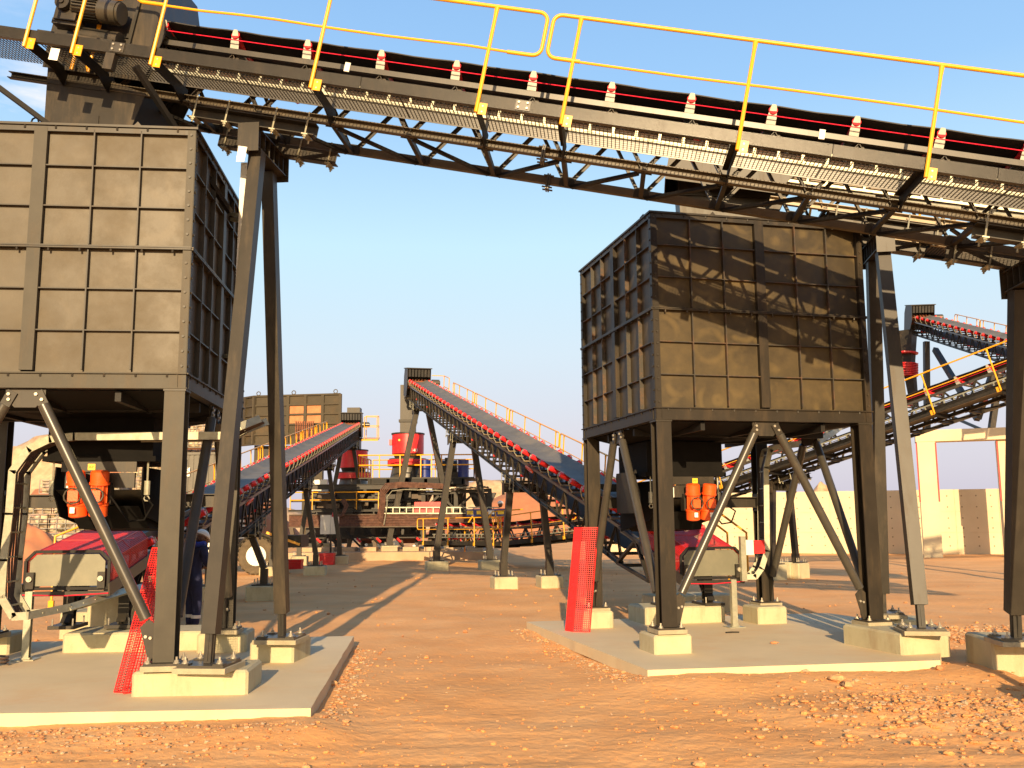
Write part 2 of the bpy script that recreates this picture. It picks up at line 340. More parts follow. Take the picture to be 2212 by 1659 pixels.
def scatter(name, count, fx, size, m, seed):
    rnd = random.Random(seed); vs = []; fs = []
    c = 0
    while c < count:
        x, y = fx(rnd)
        if in_slab(x, y): continue
        s_ = size(rnd); mb = rocks[rnd.randrange(5)]; a = rnd.uniform(0, 6.28); ca, sa = cos(a), sin(a); zz = hgt(x, y); k = len(vs)
        fl = rnd.uniform(.6, 1.1)
        for p in mb.v: vs.append((x + (p[0] * ca - p[1] * sa) * s_, y + (p[0] * sa + p[1] * ca) * s_, zz + (p[2] * fl + .18) * s_))
        for f in mb.f: fs.append([i + k for i in f])
        c += 1
    me = bpy.data.meshes.new(name); me.from_pydata(vs, [], fs); me.materials.append(m); me.update()
    return tag(link(name, me), kind='stuff')
CLOD = mat('soil_clod', (.62, .29, .10), .95, 0, .2, 20, .5, 60)
def gs(r): return .006 + .024 * r.random() ** 4
scatter('gravel', 2200, lambda r: (lambda y: (r.uniform(-.58, .58) * y, y))(5.0 + 8 * r.random() ** 1.5), lambda r: .008 + .034 * r.random() ** 4, CLOD, 5)
scatter('gravel', 1500, lambda r: (4.6 + r.gauss(0, 1.2), 8.9 + r.gauss(0, .8)), lambda r: .012 + .06 * r.random() ** 3, CLOD, 6)
scatter('gravel', 500, lambda r: (lambda y: (r.uniform(-.5, .5) * y, y))(12 + 20 * r.random()), lambda r: .02 + .05 * r.random() ** 3, CLOD, 8)
for i, m in enumerate(ROCKM):
    o = scatter('gravel', 800, lambda r: (lambda y: (r.uniform(-.58, .58) * y, y))(5.2 + 9 * r.random() ** 1.4), gs, m, 10 + i)
    o = scatter('gravel', 1100, lambda r: (4.6 + r.gauss(0, 1.0), 8.9 + r.gauss(0, .75)), lambda r: .008 + .05 * r.random() ** 4, m, 20 + i)
    o = scatter('gravel', 240, lambda r: (lambda t: (1.4 - 1.2 * t + r.gauss(0, .12) - .1, 10.5 + 5.0 * t + r.gauss(0, .12)))(r.random()), lambda r: .008 + .04 * r.random() ** 4, m, 30 + i)
    o = scatter('gravel', 240, lambda r: (lambda t: (-1.72 - .5 * t + abs(r.gauss(0, .16)), 8.6 + 5.0 * t))(r.random()), lambda r: .008 + .045 * r.random() ** 4, m, 40 + i)
    o = scatter('gravel', 500, lambda r: (r.uniform(-5.5, -1.7), 8.45 - abs(r.gauss(0, .45))), lambda r: .006 + .04 * r.random() ** 4, m, 50 + i)
    o = scatter('gravel', 300, lambda r: (5.2 + r.uniform(-1.2, 2.8), 14.6 + r.gauss(0, .5)), lambda r: .02 + .05 * r.random() ** 3, m, 60 + i)
    o = scatter('gravel', 260, lambda r: (r.uniform(-7, -3.2), 13.9 + r.gauss(0, .22)), lambda r: .02 + .05 * r.random() ** 3, m, 70 + i)
for o in COL.objects:
    if o.name.startswith('gravel'): o['label'] = 'loose gravel and small stones lying on the orange soil'
big = [(1810, 1478, .14, 0, 'angular tan stone beside the slab, left one of a touching pair in the rubble'), (1832, 1486, .17, 0, 'large tan stone in the rubble at right front, right one of a touching pair'),
       (1742, 1463, .07, 2, 'small grey stone left of the big tan pair in the rubble'), (2030, 1455, .10, 1, 'reddish stone poking up near the corner of the right slab'),
       (660, 1650, .07, 0, 'pale stone at the bottom edge below the left slab corner'), (1513, 1655, .08, 0, 'tan stone at the bottom edge of the picture right of centre'),
       (870, 1372, .05, 1, 'small reddish stone on open soil beyond the left slab corner'), (1005, 1366, .07, 1, 'flat reddish stone lying alone in the middle of the track'),
       (250, 1510, .08, 0, 'tan stone just below the front edge of the left slab'), (150, 1515, .09, 1, 'reddish stone leaning at the front edge of the left slab'),
       (720, 1478, .09, 0, 'pale pinkish stone beside the right edge of the left slab'), (1870, 1262, .12, 0, 'lone boulder on the soil behind the tall grey trestle leg'),
       (1945, 1590, .09, 0, 'tan stone at lower right of the rubble patch'), (2085, 1530, .08, 2, 'grey stone far right in the rubble patch')]
for i, (u, v, s_, k, lab) in enumerate(big):
    d = CAMM.to_3x3() @ V(((u - 1106) / 2030, -(v - 829.5) / 2030, -1)); t = (0 - HC) / d.z; p = V((0, 0, HC)) + d * t
    me = rocks[i % 5].mesh('stone', ROCKM[k], False)
    o = link('stone', me); o.location = (p.x, p.y, hgt(p.x, p.y) + s_ * .2); o.scale = (s_, s_ * .9, s_); o.rotation_euler = (0, 0, i * 1.3)
    tag(o, lab, 'stone', 'larger stones on the soil')

# ------------------------------------------------------------------ pedestals
def pedestal(cx, cy, sx, sy, z0, z1, yaw, label, m=CONC, group='concrete pedestals', c=.025):
    """concrete pedestal with chamfered top and corner edges, foot centre at cx, cy"""
    root_loc = V((cx, cy, z0)); mb = MB(M.Rotation(yaw, 4, 'Z')); h = z1 - z0
    def ring(x, y, cc, z): return [(-x + cc, -y, z), (x - cc, -y, z), (x, -y + cc, z), (x, y - cc, z), (x - cc, y, z), (-x + cc, y, z), (-x, y - cc, z), (-x, -y + cc, z)]
    a = sx / 2; b = sy / 2
    vs = ring(a, b, c, -.05) + ring(a, b, c, h - c) + ring(a - c, b - c, c * .6, h)
    fs = [tuple(16 + i for i in range(8))]
    for r in (0, 8):
        for i in range(8): fs.append((r + i, r + (i + 1) % 8, r + 8 + (i + 1) % 8, r + 8 + i))
    mb.add(vs, fs); o = mb.build('concrete_pedestal', m, smooth=False); o.location = root_loc
    return tag(o, label, 'pedestal', group)
YL, YR = radians(5.6), radians(13.2)
blx, bly = V((cos(YL), sin(YL), 0)), V((-sin(YL), cos(YL), 0))
brx, bry = V((cos(YR), sin(YR), 0)), V((-sin(YR), cos(YR), 0))
pedestal(-3.15, 9.72, 1.10, .72, .12, .35, radians(4), 'long low concrete pedestal front left carrying a bin leg and a trestle leg')
pedestal(-2.83, 11.75, .54, .66, .12, .36, radians(-6), 'small square pedestal at the right edge of the left slab under the far trestle leg')
pedestal(-3.75, 12.60, .62, .62, .12, .36, YL, 'shaded pedestal behind the trestle, under the rear leg of the left bin')
pedestal(-6.75, 12.55, .62, .62, .12, .36, YL, 'pedestal cut by the left picture edge under a rear bin leg')
pedestal(-4.95, 12.85, 1.75, .80, .12, .36, YL, 'wide pedestal under the left conveyor tail legs')
pedestal(1.22, 14.87, .50, .55, .12, .37, YR, 'pedestal right behind the red mesh panel leaning in the middle')
pedestal(1.90, 12.14, .50, .55, .12, .35, YR, 'pedestal nearest the camera on the right slab')
pedestal(2.62, 15.55, 1.35, .80, .12, .38, YR, 'wide pedestal under the right conveyor tail legs')
pedestal(3.98, 15.28, .50, .55, .12, .38, YR, 'pedestal behind the galvanised post on the right slab')
pedestal(4.84, 12.28, .72, 1.15, .12, .37, YR * 1.25, 'long pedestal running towards the camera at the right slab corner')
pedestal(5.55, 13.85, .60, .60, 0, .33, radians(-9), 'low pedestal behind the long one, under the brown trestle leg')
pedestal(5.92, 11.42, .85, .85, -.03, .36, radians(-6), 'big pedestal at the right picture edge with leg shadows on it')
pedestal(3.35, 18.6, 1.6, .7, 0, .3, YR, 'low pedestal behind the right bin beside the yellow stair rail')
pedestal(7.9, 27.9, .65, .6, 0, .45, radians(-40), 'far pedestal beyond the right bin in front of the concrete wall')
pedestal(-6.3, 15.6, .9, .9, 0, .62, YL, 'tall stepped concrete block far left behind the left conveyor tail', c=.02)
pedestal(-6.95, 15.55, .45, .8, 0, .36, YL, 'low step of concrete left of the tall block behind the conveyor tail', c=.02)

# ------------------------------------------------------------------ storage bins
def anchor_mesh(_c={}):
    if 'm' not in _c:
        mb = MB(); mb.path([(0, 0, 0), (0, 0, .008)], .034, 12); mb.path([(0, 0, .008), (0, 0, .030)], .022, 6); mb.path([(0, 0, .03), (0, 0, .062)], .011, 8); _c['m'] = mb.mesh('anchor_bolt', BOLT)
    return _c['m']
def plate_foot(root, fr, x, y, z, s=.19, grout=.05):
    mb = MB(fr); mb.bx(x - s, x + s, y - s, y + s, z, z + grout); mb.build('grout_pad', GROUT, root, False)
    mb = MB(fr); mb.bx(x - s + .02, x + s - .02, y - s + .02, y + s - .02, z + grout, z + grout + .022); mb.build('base_plate', STEEL, root, False)
    ab = anchor_mesh()
    for i in (-1, 1):
        for j in (-1, 1): link('anchor_bolt', ab, root, fr @ M.Translation((x + i * (s - .055), y + j * (s - .055), z + grout + .02)))
def storage_bin(O, ex, ey, dz, msheet, label, vx, vy):
    W = D = 3.10; zb, zt = 3.26 + dz, 5.84 + dz; bb = 3.10 + dz
    r = thing('storage_bin', label, 'storage bin', (O.x, O.y, .12), 'square steel surge bins')
    fr = rel(r, frame((O.x, O.y, 0), ex, ey, (0, 0, 1)))
    cols = [.085, .55, 1.02, 1.485, 1.615, 2.08, 2.55, W - .085]
    rows = [zb + (zt - zb) * i / 6 for i in range(7)]
    # four faces: local frame for each face (u along, w outwards)
    faces = [((0, 0, 0), (1, 0, 0), (0, -1, 0)), ((W, 0, 0), (0, 1, 0), (1, 0, 0)), ((W, D, 0), (-1, 0, 0), (0, 1, 0)), ((0, D, 0), (0, -1, 0), (-1, 0, 0))]
    for o_, u_, w_ in faces:
        ff = fr @ frame(o_, u_, V((0, 0, 1)).cross(V(u_)), (0, 0, 1))      # y points inwards
        for i in range(3):
            for j in range(6):
                for half in (0, 1):
                    a, b = (cols[i], cols[i + 1]) if not half else (cols[i + 4], cols[i + 5])
                    mb = MB(ff); cx = (a + b) / 2; cz = (rows[j] + rows[j + 1]) / 2; bl = .0006
                    z0, z1 = rows[j] + .004, rows[j + 1] - .004; a2, b2 = a + .004, b - .004; y0 = .055
                    # sheet cell, very slightly dished between its stiffeners
                    mb.add([(a2, y0, z0), (b2, y0, z0), (b2, y0, z1), (a2, y0, z1), (cx, y0 + bl, cz), (a2, y0 + .03, z0), (b2, y0 + .03, z0), (b2, y0 + .03, z1), (a2, y0 + .03, z1)],
                           [(0, 1, 4), (1, 2, 4), (2, 3, 4), (3, 0, 4), (8, 7, 6, 5), (0, 5, 6, 1), (1, 6, 7, 2), (2, 7, 8, 3), (3, 8, 5, 0)])
                    mb.build('sheet_panel', msheet, r, False)
        for k in (1, 2, 5, 6):
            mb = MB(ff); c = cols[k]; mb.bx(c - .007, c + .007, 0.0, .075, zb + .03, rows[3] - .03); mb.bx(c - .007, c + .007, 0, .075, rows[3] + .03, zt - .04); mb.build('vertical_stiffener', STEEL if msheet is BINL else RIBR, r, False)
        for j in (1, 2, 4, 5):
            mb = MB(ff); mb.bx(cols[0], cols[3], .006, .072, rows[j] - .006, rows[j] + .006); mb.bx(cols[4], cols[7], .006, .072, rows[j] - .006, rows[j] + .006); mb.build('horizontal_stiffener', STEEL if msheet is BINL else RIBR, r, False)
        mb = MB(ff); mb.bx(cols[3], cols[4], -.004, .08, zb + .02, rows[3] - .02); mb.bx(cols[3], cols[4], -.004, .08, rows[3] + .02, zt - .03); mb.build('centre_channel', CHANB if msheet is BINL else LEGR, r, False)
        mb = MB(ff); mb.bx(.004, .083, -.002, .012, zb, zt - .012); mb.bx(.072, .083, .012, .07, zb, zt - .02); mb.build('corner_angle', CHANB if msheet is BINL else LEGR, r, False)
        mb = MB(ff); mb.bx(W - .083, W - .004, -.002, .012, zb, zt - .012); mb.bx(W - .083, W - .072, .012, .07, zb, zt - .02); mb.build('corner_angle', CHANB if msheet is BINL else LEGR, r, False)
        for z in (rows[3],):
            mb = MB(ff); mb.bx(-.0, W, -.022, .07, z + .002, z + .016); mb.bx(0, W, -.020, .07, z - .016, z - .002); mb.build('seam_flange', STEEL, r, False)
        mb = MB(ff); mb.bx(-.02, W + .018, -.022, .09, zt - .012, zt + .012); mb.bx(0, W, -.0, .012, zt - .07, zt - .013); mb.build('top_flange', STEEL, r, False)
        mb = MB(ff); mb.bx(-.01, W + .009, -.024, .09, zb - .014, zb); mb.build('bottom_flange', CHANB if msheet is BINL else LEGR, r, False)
        mb = MB(ff)                                     # ring beam channel
        mb.bx(.001, W - .0, .0, .012, bb + .012, zb - .015); mb.bx(-.004, W + .003, -.012, .10, bb, bb + .011); mb.bx(0.08, .092, -.01, .0, bb + .012, zb - .016); mb.bx(W - .092, W - .08, -.01, .0, bb + .012, zb - .016)
        mb.build('ring_beam', CHANB if msheet is BINL else LEGR, r, False)
        mb = MB(ff); x = .17
        while x < W - .1:
            for z in (rows[3] - .03, zb - .028, zt - .028): mb.path([(x, -.004, z - .016), (x, -.004, z + .014)], .011, 6)
            x += .305
        for k in range(17):
            for xx in (.045, W - .045): mb.bolt((xx, .0, zb + .07 + k * (zt - zb - .14) / 16), (0, -1, 0), .014, .014)
        mb.build('bolts', BOLT if False else STEEL, r)
    # legs
    Z0 = .36; legx = .105; 
    for i, j in ((0, 0), (1, 0), (1, 1), (0, 1)):
        x = legx if i == 0 else W - legx; y = legx if j == 0 else D - legx
        mb = MB(fr); mb.hb((x, y, Z0 + .075), (x, y, bb - .001), .20, .20, (0, 1, 0), .014); mb.build('leg', CHANB if msheet is BINL else LEGR, r, False)
        mb = MB(fr); mb.bx(x - .11, x + .11, y - .11, y + .11, bb - .022, bb - .002); mb.build('leg_cap_plate', STEEL, r, False)
        plate_foot(r, fr, x, y, Z0)
    # hanging gussets, tube braces
    for o_, u_, w_ in faces:
        ff = fr @ frame(o_, u_, V((0, 0, 1)).cross(V(u_)), (0, 0, 1)); c = W / 2
        mb = MB(ff); mb.prism([(c - .19, .045, bb - .003), (c + .19, .045, bb - .003), (c + .19, .045, bb - .10), (c + .10, .045, bb - .19), (c - .10, .045, bb - .19), (c - .19, .045, bb - .10)], (0, .014, 0)); mb.build('brace_gusset', STEEL, r, False)
        if o_[1] > 1 and u_[0] < 0: continue
        for sx in (-1, 1):
            foot = legx + .13 if sx < 0 else W - legx - .13
            a = V((c + sx * .13, .03, bb - .06)); b = V((foot + .03 * -sx, .06, Z0 + .42)); d = (b - a).normalized()
            mb = MB(ff); mb.tube(a + d * .12, b - d * .07, .056, 14); mb.build('brace_tube', TUBEM, r)
            mb = MB(ff); mb.bar(a - d * .03, a + d * .16, .10, .014, (0, 1, 0)); mb.build('brace_end_tab', STEEL, r, False)
            mb = MB(ff); s2 = -sx
            lx = foot - s2 * .03
            mb.prism([(lx, .075, Z0 + .08), (lx + s2 * .06, .075, Z0 + .08), (lx + s2 * .15, .075, Z0 + .40), (lx + s2 * .07, .075, Z0 + .48), (lx, .075, Z0 + .42)], (0, .012, 0)); mb.build('foot_gusset', STEEL, r, False)
            mb = MB(ff)
            for q in (.0, .06): mb.bolt((a + d * q) + V((-.02 + q * .5, -.005, 0)), (0, -1, 0), .017, .02)
            for q in (0, .045): mb.bolt((lx + s2 * (.045 + q), .074, Z0 + .30 + q * .3), (0, -1, 0), .016, .02)
            mb.build('brace_bolts', BOLT, r)
    # hopper bottom
    mb = MB(fr); z1 = bb - .01; z2 = bb - .14; a = .32; c1 = vx; c2 = 2.1; t = .01
    up_ = [(.1, .1, z1 - .0), (W - .1, .1, z1), (W - .1, D - .1, z1), (.1, D - .1, z1)]
    lw = [(c1 - .56, c2 - .6, z2), (c1 + .56, c2 - .6, z2), (c1 + .56, c2 + .6, z2), (c1 - .56, c2 + .6, z2)]
    mb.add(up_ + lw, [(0, 1, 5, 4), (1, 2, 6, 5), (2, 3, 7, 6), (3, 0, 4, 7)]); mb.build('hopper_bottom', LINER, r, False)
    mb = MB(fr)
    for q in (.22, .5, .78):
        mb.bar((W * q, .1, z1 - .06), (W * q, D - .1, z1 - .06), .06, .1)
    mb.bar((.1, D * .35, z1 - .06), (W - .1, D * .35, z1 - .06), .06, .1); mb.bar((.1, D * .7, z1 - .06), (W - .1, D * .7, z1 - .06), .06, .1)
    mb.build('floor_beams', BLACK, r, False)
    # cross beam between the rear legs
    mb = MB(fr); mb.hb((legx + .1, D - legx, 2.04 + dz * .4), (W - legx - .1, D - legx, 2.04 + dz * .4), .14, .17, (0, 0, 1), .012); mb.build('cross_beam', STEEL, r, False)
    mb = MB(fr); 
    for xx in (legx + .1, W - legx - .1): mb.bx(xx - .012, xx + .012, D - legx - .09, D - legx + .09, 1.9 + dz * .4, 2.18 + dz * .4)
    mb.build('beam_end_plate', STEELD, r, False)
    # lifting lugs on the rim
    mb = MB(fr)
    for x, y in ((.02, .3), (.9, .02), (W - .6, .02), (W - .02, D - .4), (.3, D - .02)): mb.prism([(x - .05, y, zt + .012), (x + .05, y, zt + .012), (x, y, zt + .07)], (0, .012, 0))
    mb.build('rim_lugs', STEEL, r, False)
    return r, fr
OL = V((-3.28, 9.35, 0)) - blx * 3.10
OR = V((1.83, 11.9, 0))
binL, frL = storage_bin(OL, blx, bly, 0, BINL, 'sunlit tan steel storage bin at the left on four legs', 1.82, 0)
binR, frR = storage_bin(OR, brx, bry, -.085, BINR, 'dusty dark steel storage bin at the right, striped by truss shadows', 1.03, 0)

# ------------------------------------------------------------------ vibrating feeder under each bin
def feeder(O, ex, ey, dz, vx, label, tiltx):
    BLACK = LINER
    r = thing('vibrating_feeder', label, 'feeder', (O.x, O.y, .12), 'vibrating feeders under the bins'); fr = rel(r, frame((O.x, O.y, 0), ex, ey, (0, 0, 1)))
    zz = 2.96 + dz
    mb = MB(fr)                                         # square skirt
    for a in ((vx - .56, vx + .56, 1.50, 1.52), (vx - .56, vx + .56, 2.68, 2.70)): mb.bx(a[0], a[1], a[2], a[3], zz - .45, zz)
    mb.bx(vx - .58, vx - .56, 1.5, 2.7, zz - .45, zz); mb.bx(vx + .56, vx + .58, 1.5, 2.7, zz - .45, zz)
    mb.bx(vx - .62, vx + .62, 1.47, 2.74, zz - .50, zz - .44); mb.build('hopper_skirt', BLACK, r, False)
    mb = MB(fr); mb.bx(vx - .40, vx + .42, 1.45, 1.49, zz - .62, zz - .505); mb.bx(vx - .36, vx + .40, 1.47, 1.52, zz - .80, zz - .63); mb.build('front_lip_plate', STEEL, r, False)
    # trough: deep side plates falling to the rear
    for sx in (-1, 1):
        x = vx + sx * .47
        mb = MB(fr); mb.prism([(x, 1.5, zz - .56), (x, 2.8, zz - .56), (x, 3.0, zz - .80), (x, 2.95, zz - 1.3), (x, 1.7, zz - 1.12), (x, 1.48, zz - .85)], (.014 * sx, 0, 0)); mb.build('trough_side', BLACK, r, False)
    mb = MB(fr); mb.add([(vx - .47, 1.5, zz - .82), (vx + .47, 1.5, zz - .82), (vx + .47, 2.95, zz - 1.28), (vx - .47, 2.95, zz - 1.28)], [(0, 1, 2, 3)]); mb.build('trough_pan', STEELD, r, False)
    # rear discharge chute
    mb = MB(fr); mb.prism([(vx - .42, 1.75, zz - 1.0), (vx - .42, 2.9, zz - 1.2), (vx - .36, 2.8, zz - 1.30), (vx - .36, 2.0, zz - 1.26)], (.8, 0, 0)); mb.build('discharge_chute', BLACK, r, False)
    # side guard with lug on the left
    sd = 1 if tiltx < 0 else -1; mb = MB(fr); x = vx + sd * .70; mb.prism([(x, 1.55, zz - 1.02), (x, 1.58, zz - .72), (x, 1.8, zz - .42), (x, 2.5, zz - .42), (x, 2.5, zz - 1.02)], (.03, 0, 0)); mb.build('drive_guard', STEELD, r, False)
    mb = MB(fr); mb.path([(x + .01, 1.70 + .03 * cos(t * pi / 5), zz - .45 + .05 * sin(t * pi / 5)) for t in range(6)], .008, 6); mb.build('lifting_eye', STEELD, r)
    # suspension: springs, shackles, rods
    for sx in (-1, 1):
        for y in (1.55, 2.6):
            x = vx + sx * .52
            mb = MB(fr); mb.tube((x, y, zz - .45), (x, y, zz - .72), .012, 6); mb.tube((x, y, zz - .72), (x, y, zz - .88), .035, 10); mb.path([(x + .03 * cos(t * pi / 3), y, zz - .92 + .03 * sin(t * pi / 3)) for t in range(6)], .009, 6, closed=True); mb.build('suspension_hanger', GALV, r)
    # vibrator motors (two)
    for k, dx in enumerate((-.118, .118)):
        tsg = 1; c = V((vx + dx + tiltx, 1.32, zz - .87)); ax = V((.05 * (-1 if dx < 0 else 1) * tsg, -.16, 1)).normalized(); side = V((1, 0, 0)); fw = side.cross(ax) * 1
        mb = MB(fr); mb.tube(c - ax * .11, c + ax * .11, .080, 18)
        for q in (-.115, .115): mb.tube(c + ax * (q - .012), c + ax * (q + .012), .108, 18)
        for q in range(8):
            a = q * pi / 4; mb.bar(c - ax * .10 + (side * cos(a) + fw * sin(a)) * .084, c + ax * .10 + (side * cos(a) + fw * sin(a)) * .084, .012, .02, fw)
        m_ = mb.build('vibrator_motor', ORG, r)
        mb = MB(fr); mb.tube(c + ax * .127, c + ax * .245, .098, 20); mb.tube(c + ax * .245, c + ax * .258, .096, 20, .08); mb.build('end_cap', ORG, m_)
        mb = MB(fr); mb.tube(c - ax * .245, c - ax * .127, .098, 20); mb.tube(c - ax * .258, c - ax * .245, .08, 20, .096); mb.build('end_cap', ORG, m_)
        mb = MB(fr); t = c + fw * .10; mb.bx(t.x - .055, t.x + .055, t.y - .035, t.y + .02, t.z - .07, t.z + .05); mb.build('terminal_box', ORG, m_, False)
        mb = MB(fr); mb.path([t + V((.09 * cos(q * .52 + k), -.05 - .012 * sin(q), .085 * sin(q * .52 + k) - .01)) for q in range(14)], .009, 8); mb.build('motor_cable', HOSE, m_)
        mb = MB(fr); mb.bx(c.x - .03, c.x + .02, c.y - .112, c.y - .098, c.z - .215, c.z - .15); mb.build('rating_label', WHITE, m_, False)
        mb = MB(fr); mb.bx(c.x - .10, c.x + .10, c.y + .08, 1.52, c.z - .12, c.z + .12); mb.build('motor_bracket', STEELD, r, False)
    mb = MB(fr); x = vx + tiltx - .02; mb.bx(x - .04, x + .04, 1.444, 1.449, zz - .60, zz - .53); mb.build('warning_label', YLAB, r, False)
    for q in (-.022, .006):
        mb = MB(fr); mb.path([(x + q + .018 * i / 3 - .004, 1.441, zz - .565 + (.012 if i % 2 else -.012)) for i in range(4)], .0025, 4); mb.build('label_squiggle', INK, r)
    mb = MB(fr); mb.bx(vx - .34, vx - .20, 1.462, 1.468, zz - .80, zz - .66) ; mb.build('instruction_label', WHITE, r, False)
    mb = MB(fr); mb.path([(vx + .20, 1.3, zz - .9), (vx + .42, 1.25, zz - 1.18), (vx + .58, 1.28, zz - 1.16), (vx + .66, 1.3, zz - 1.0), (vx + .55, 1.4, zz - .9)], .012, 8); mb.build('supply_cable', BLACK, r)
    return r
feeder(OL, blx, bly, 0, 1.82, 'black vibrating feeder with two orange motors under the left bin', -.05)
feeder(OR, brx, bry, -.1, 1.03, 'black vibrating feeder with two orange motors under the right bin', .14)

# ------------------------------------------------------------------ conveyors
HW = .43          # half width between chords
def idler_mesh():
    br = MB()                                           # galvanised stand with folded wing brackets
    for s in (-1, 1):
        br.prism([(-.050, s * .43, .70), (.050, s * .43, .70), (.049, s * .452, .765), (.030, s * .495, .872), (.020, s * .498, .895), (-.020, s * .498, .895), (-.030, s * .495, .872), (-.049, s * .452, .765)], (0, s * .006, 0))
    br.bar((0, -.43, .71), (0, .43, .71), .08, .018)
    ro = MB(); ro.tube((0, -.165, .765), (0, .165, .765), .042, 10)
    for s in (-1, 1):
        ro.tube((0, s * .19, .766), (0, s * .468, .838), .042, 12)
        ro.tube((0, s * .466, .838), (0, s * .480, .842), .047, 16)
    return br.mesh('idler_frame', GALVI), ro.mesh('rollers', RED)
IDF, IDR = idler_mesh()
def hoop_idler():
    br = MB()
    for s in (-1, 1): br.path([(0, s * .43, .70), (0, s * .50, .78), (0, s * .535, .92), (0, s * .505, .985), (0, s * .47, .975)], .013, 6)
    cp = MB(); cp.bx(-.06, .06, -.47, .47, .702, .715)
    ro = MB(); ro.tube((0, -.165, .80), (0, .165, .80), .055, 10)
    for s in (-1, 1): ro.tube((0, s * .19, .80), (0, s * .49, .955), .062, 12)
    return br.mesh('idler_frame', GALV), ro.mesh('rollers', RED), cp.mesh('idler_base', CHANL, False)
IDF2, IDR2, IDC2 = hoop_idler()
def post_mesh(y, s, r=.019, h=1.07):
    mb = MB(); mb.tube((0, y, .025), (0, y, h - .03), r, 10); mb.path([(0, y, h - .12), (0, y, h - .015)], r, 10, r * 1.35)
    mb.bx(-.100, -.008, y - s * .018 - .005, y - s * .018 + .005, .015, .135); return mb.mesh('handrail_post', YEL)
def frame_from(P, yaw, inc):
    """x = uphill direction, z = normal; yaw measured from +X"""
    x = V((cos(yaw) * cos(inc), sin(yaw) * cos(inc), sin(inc))); y = V((-sin(yaw), cos(yaw), 0)); z = x.cross(y); return frame(P, x, y, z)
def segment(r, F, x0, x1, walk=0, posts=(), rails=(), gratbars=True, pitch=.8, phase=0, node=0, ladder=True, rib=True, brac=True, plan=1, detail=1, idp=None, cross_down=False, belt=BELT, under=False, ladside=None, hoops=False, chm=None, zret=.30):
    chm = chm or CHAN
    """one straight truss conveyor segment between local x0..x1. walk=+1/-1: side of the walkway"""
    fr = rel(r, F)
    for s in (-1, 1):
        mb = MB(fr); mb.ch((x0, s * HW, .026), (x1, s * HW, .026), .07, .09, (0, 0, 1), .008, side=s); mb.build('bottom_chord', chm, r, False)
        mb = MB(fr); mb.ch((x0, s * HW, .656), (x1, s * HW, .656), .06, .06, (0, 0, 1), .008, side=-s); mb.build('top_chord', CHAN, r, False)
    k0 = math.ceil((x0 - node) / pitch - 1e-6); k1 = math.floor((x1 - node) / pitch + 1e-6)
    # web diagonals: shared meshes
    wm = []
    for d in (-1, 1):
        mb = MB(); mb.ang((d * .03, 0, .035), (d * pitch / 2, 0, .63), .042, (0, 1, 0)); wm.append(mb.mesh('truss_diagonal', STEEL, False))
    gm = MB(); gm.prism([(-.09, 0, -.03), (.09, 0, -.03), (.09, 0, .03), (.06, 0, .09), (-.06, 0, .09), (-.09, 0, .03)], (0, .008, 0)); gme = gm.mesh('node_gusset', STEELD, False)
    tm = MB(); tm.bar((0, -HW, .0), (0, HW, .0), .05, .05); tme = tm.mesh('cross_member', STEELD, False)
    um = MB(); um.bar((0, -HW, .64), (0, HW, .64), .04, .04); ume = um.mesh('upper_cross_member', STEELD, False)
    for k in range(k0, k1 + 1):
        X = node + k * pitch
        for s in (-1, 1):
            for d in (0, 1):
                xe = X + (-1, 1)[d] * pitch / 2
                if x0 - .01 <= xe <= x1 + .01: link('truss_diagonal', wm[d], r, fr @ M.Translation((X, s * (HW - .01), 0)))
            if detail: link('node_gusset', gme, r, fr @ M.Translation((X, s * (HW - .045) - (.004), 0)))
        link('cross_member', tme, r, fr @ M.Translation((X, 0, -.002)))
        if detail and plan and k < k1:
            mb = MB(fr); flip = plan if not callable(plan) else plan(X)
            mb.bar((X + .06, -flip * (HW - .05), -.03), (X + pitch - .06, flip * (HW - .05), -.03), .05, .035); mb.build('plan_bracing', BLACK, r, False)
        if cross_down: link('upper_cross_member', ume, r, fr @ M.Translation((X + pitch / 2, 0, 0)))
    # idlers
    ip = idp or pitch; X = math.ceil((x0 + .1 - phase) / ip) * ip + phase
    while X < x1 - .1:
        o = link('idler_frame', IDF2 if hoops else IDF, r, fr @ M.Translation((X, 0, 0))); link('rollers', IDR2 if hoops else IDR, o)
        if hoops: link('idler_base', IDC2, o)
        X += ip
    # belt: trough with thickness, and return strand
    prof = [(-.40, .965), (-.38, .955), (-.185, .862), (-.17, .858), (.17, .858), (.185, .862), (.38, .955), (.40, .965)] if hoops else [(-.475, .889), (-.44, .878), (-.185, .812), (-.17, .809), (.17, .809), (.185, .812), (.44, .878), (.475, .889)]
    n = max(2, int((x1 - x0) / ip) * 4); vs = []
    for i in range(n + 1):
        X = x0 + (x1 - x0) * i / n; sag = .006 * (1 - cos(2 * pi * (X - phase) / ip))
        for t in (0, .012): vs += [(X, y, z + t - sag) for y, z in prof]
    q = len(prof); fs = []
    for i in range(n):
        a = i * 2 * q; b = a + 2 * q
        for j in range(q - 1):
            fs.append((a + j, a + j + 1, b + j + 1, b + j)[::-1] if True else None); fs.append((a + q + j, b + q + j, b + q + j + 1, a + q + j + 1)[::-1])
        fs.append((a, b, b + q, a + q)); fs.append((a + q - 1, a + 2 * q - 1, b + 2 * q - 1, b + q - 1))
    mb = MB(fr); mb.add(vs, fs); me = mb.mesh('belt', belt); 
    if under: me.materials[0] = RUB
    link('belt', me, r)
    mb = MB(fr); mb.bx(x0, x1, -.40, .40, zret, zret + .012); mb.build('return_belt', RUB, r, False)
    rm = MB(); rm.tube((0, -.42, zret - .04), (0, .42, zret - .04), .038, 8); rme = rm.mesh('return_roller', RED)
    X = x0 + 1
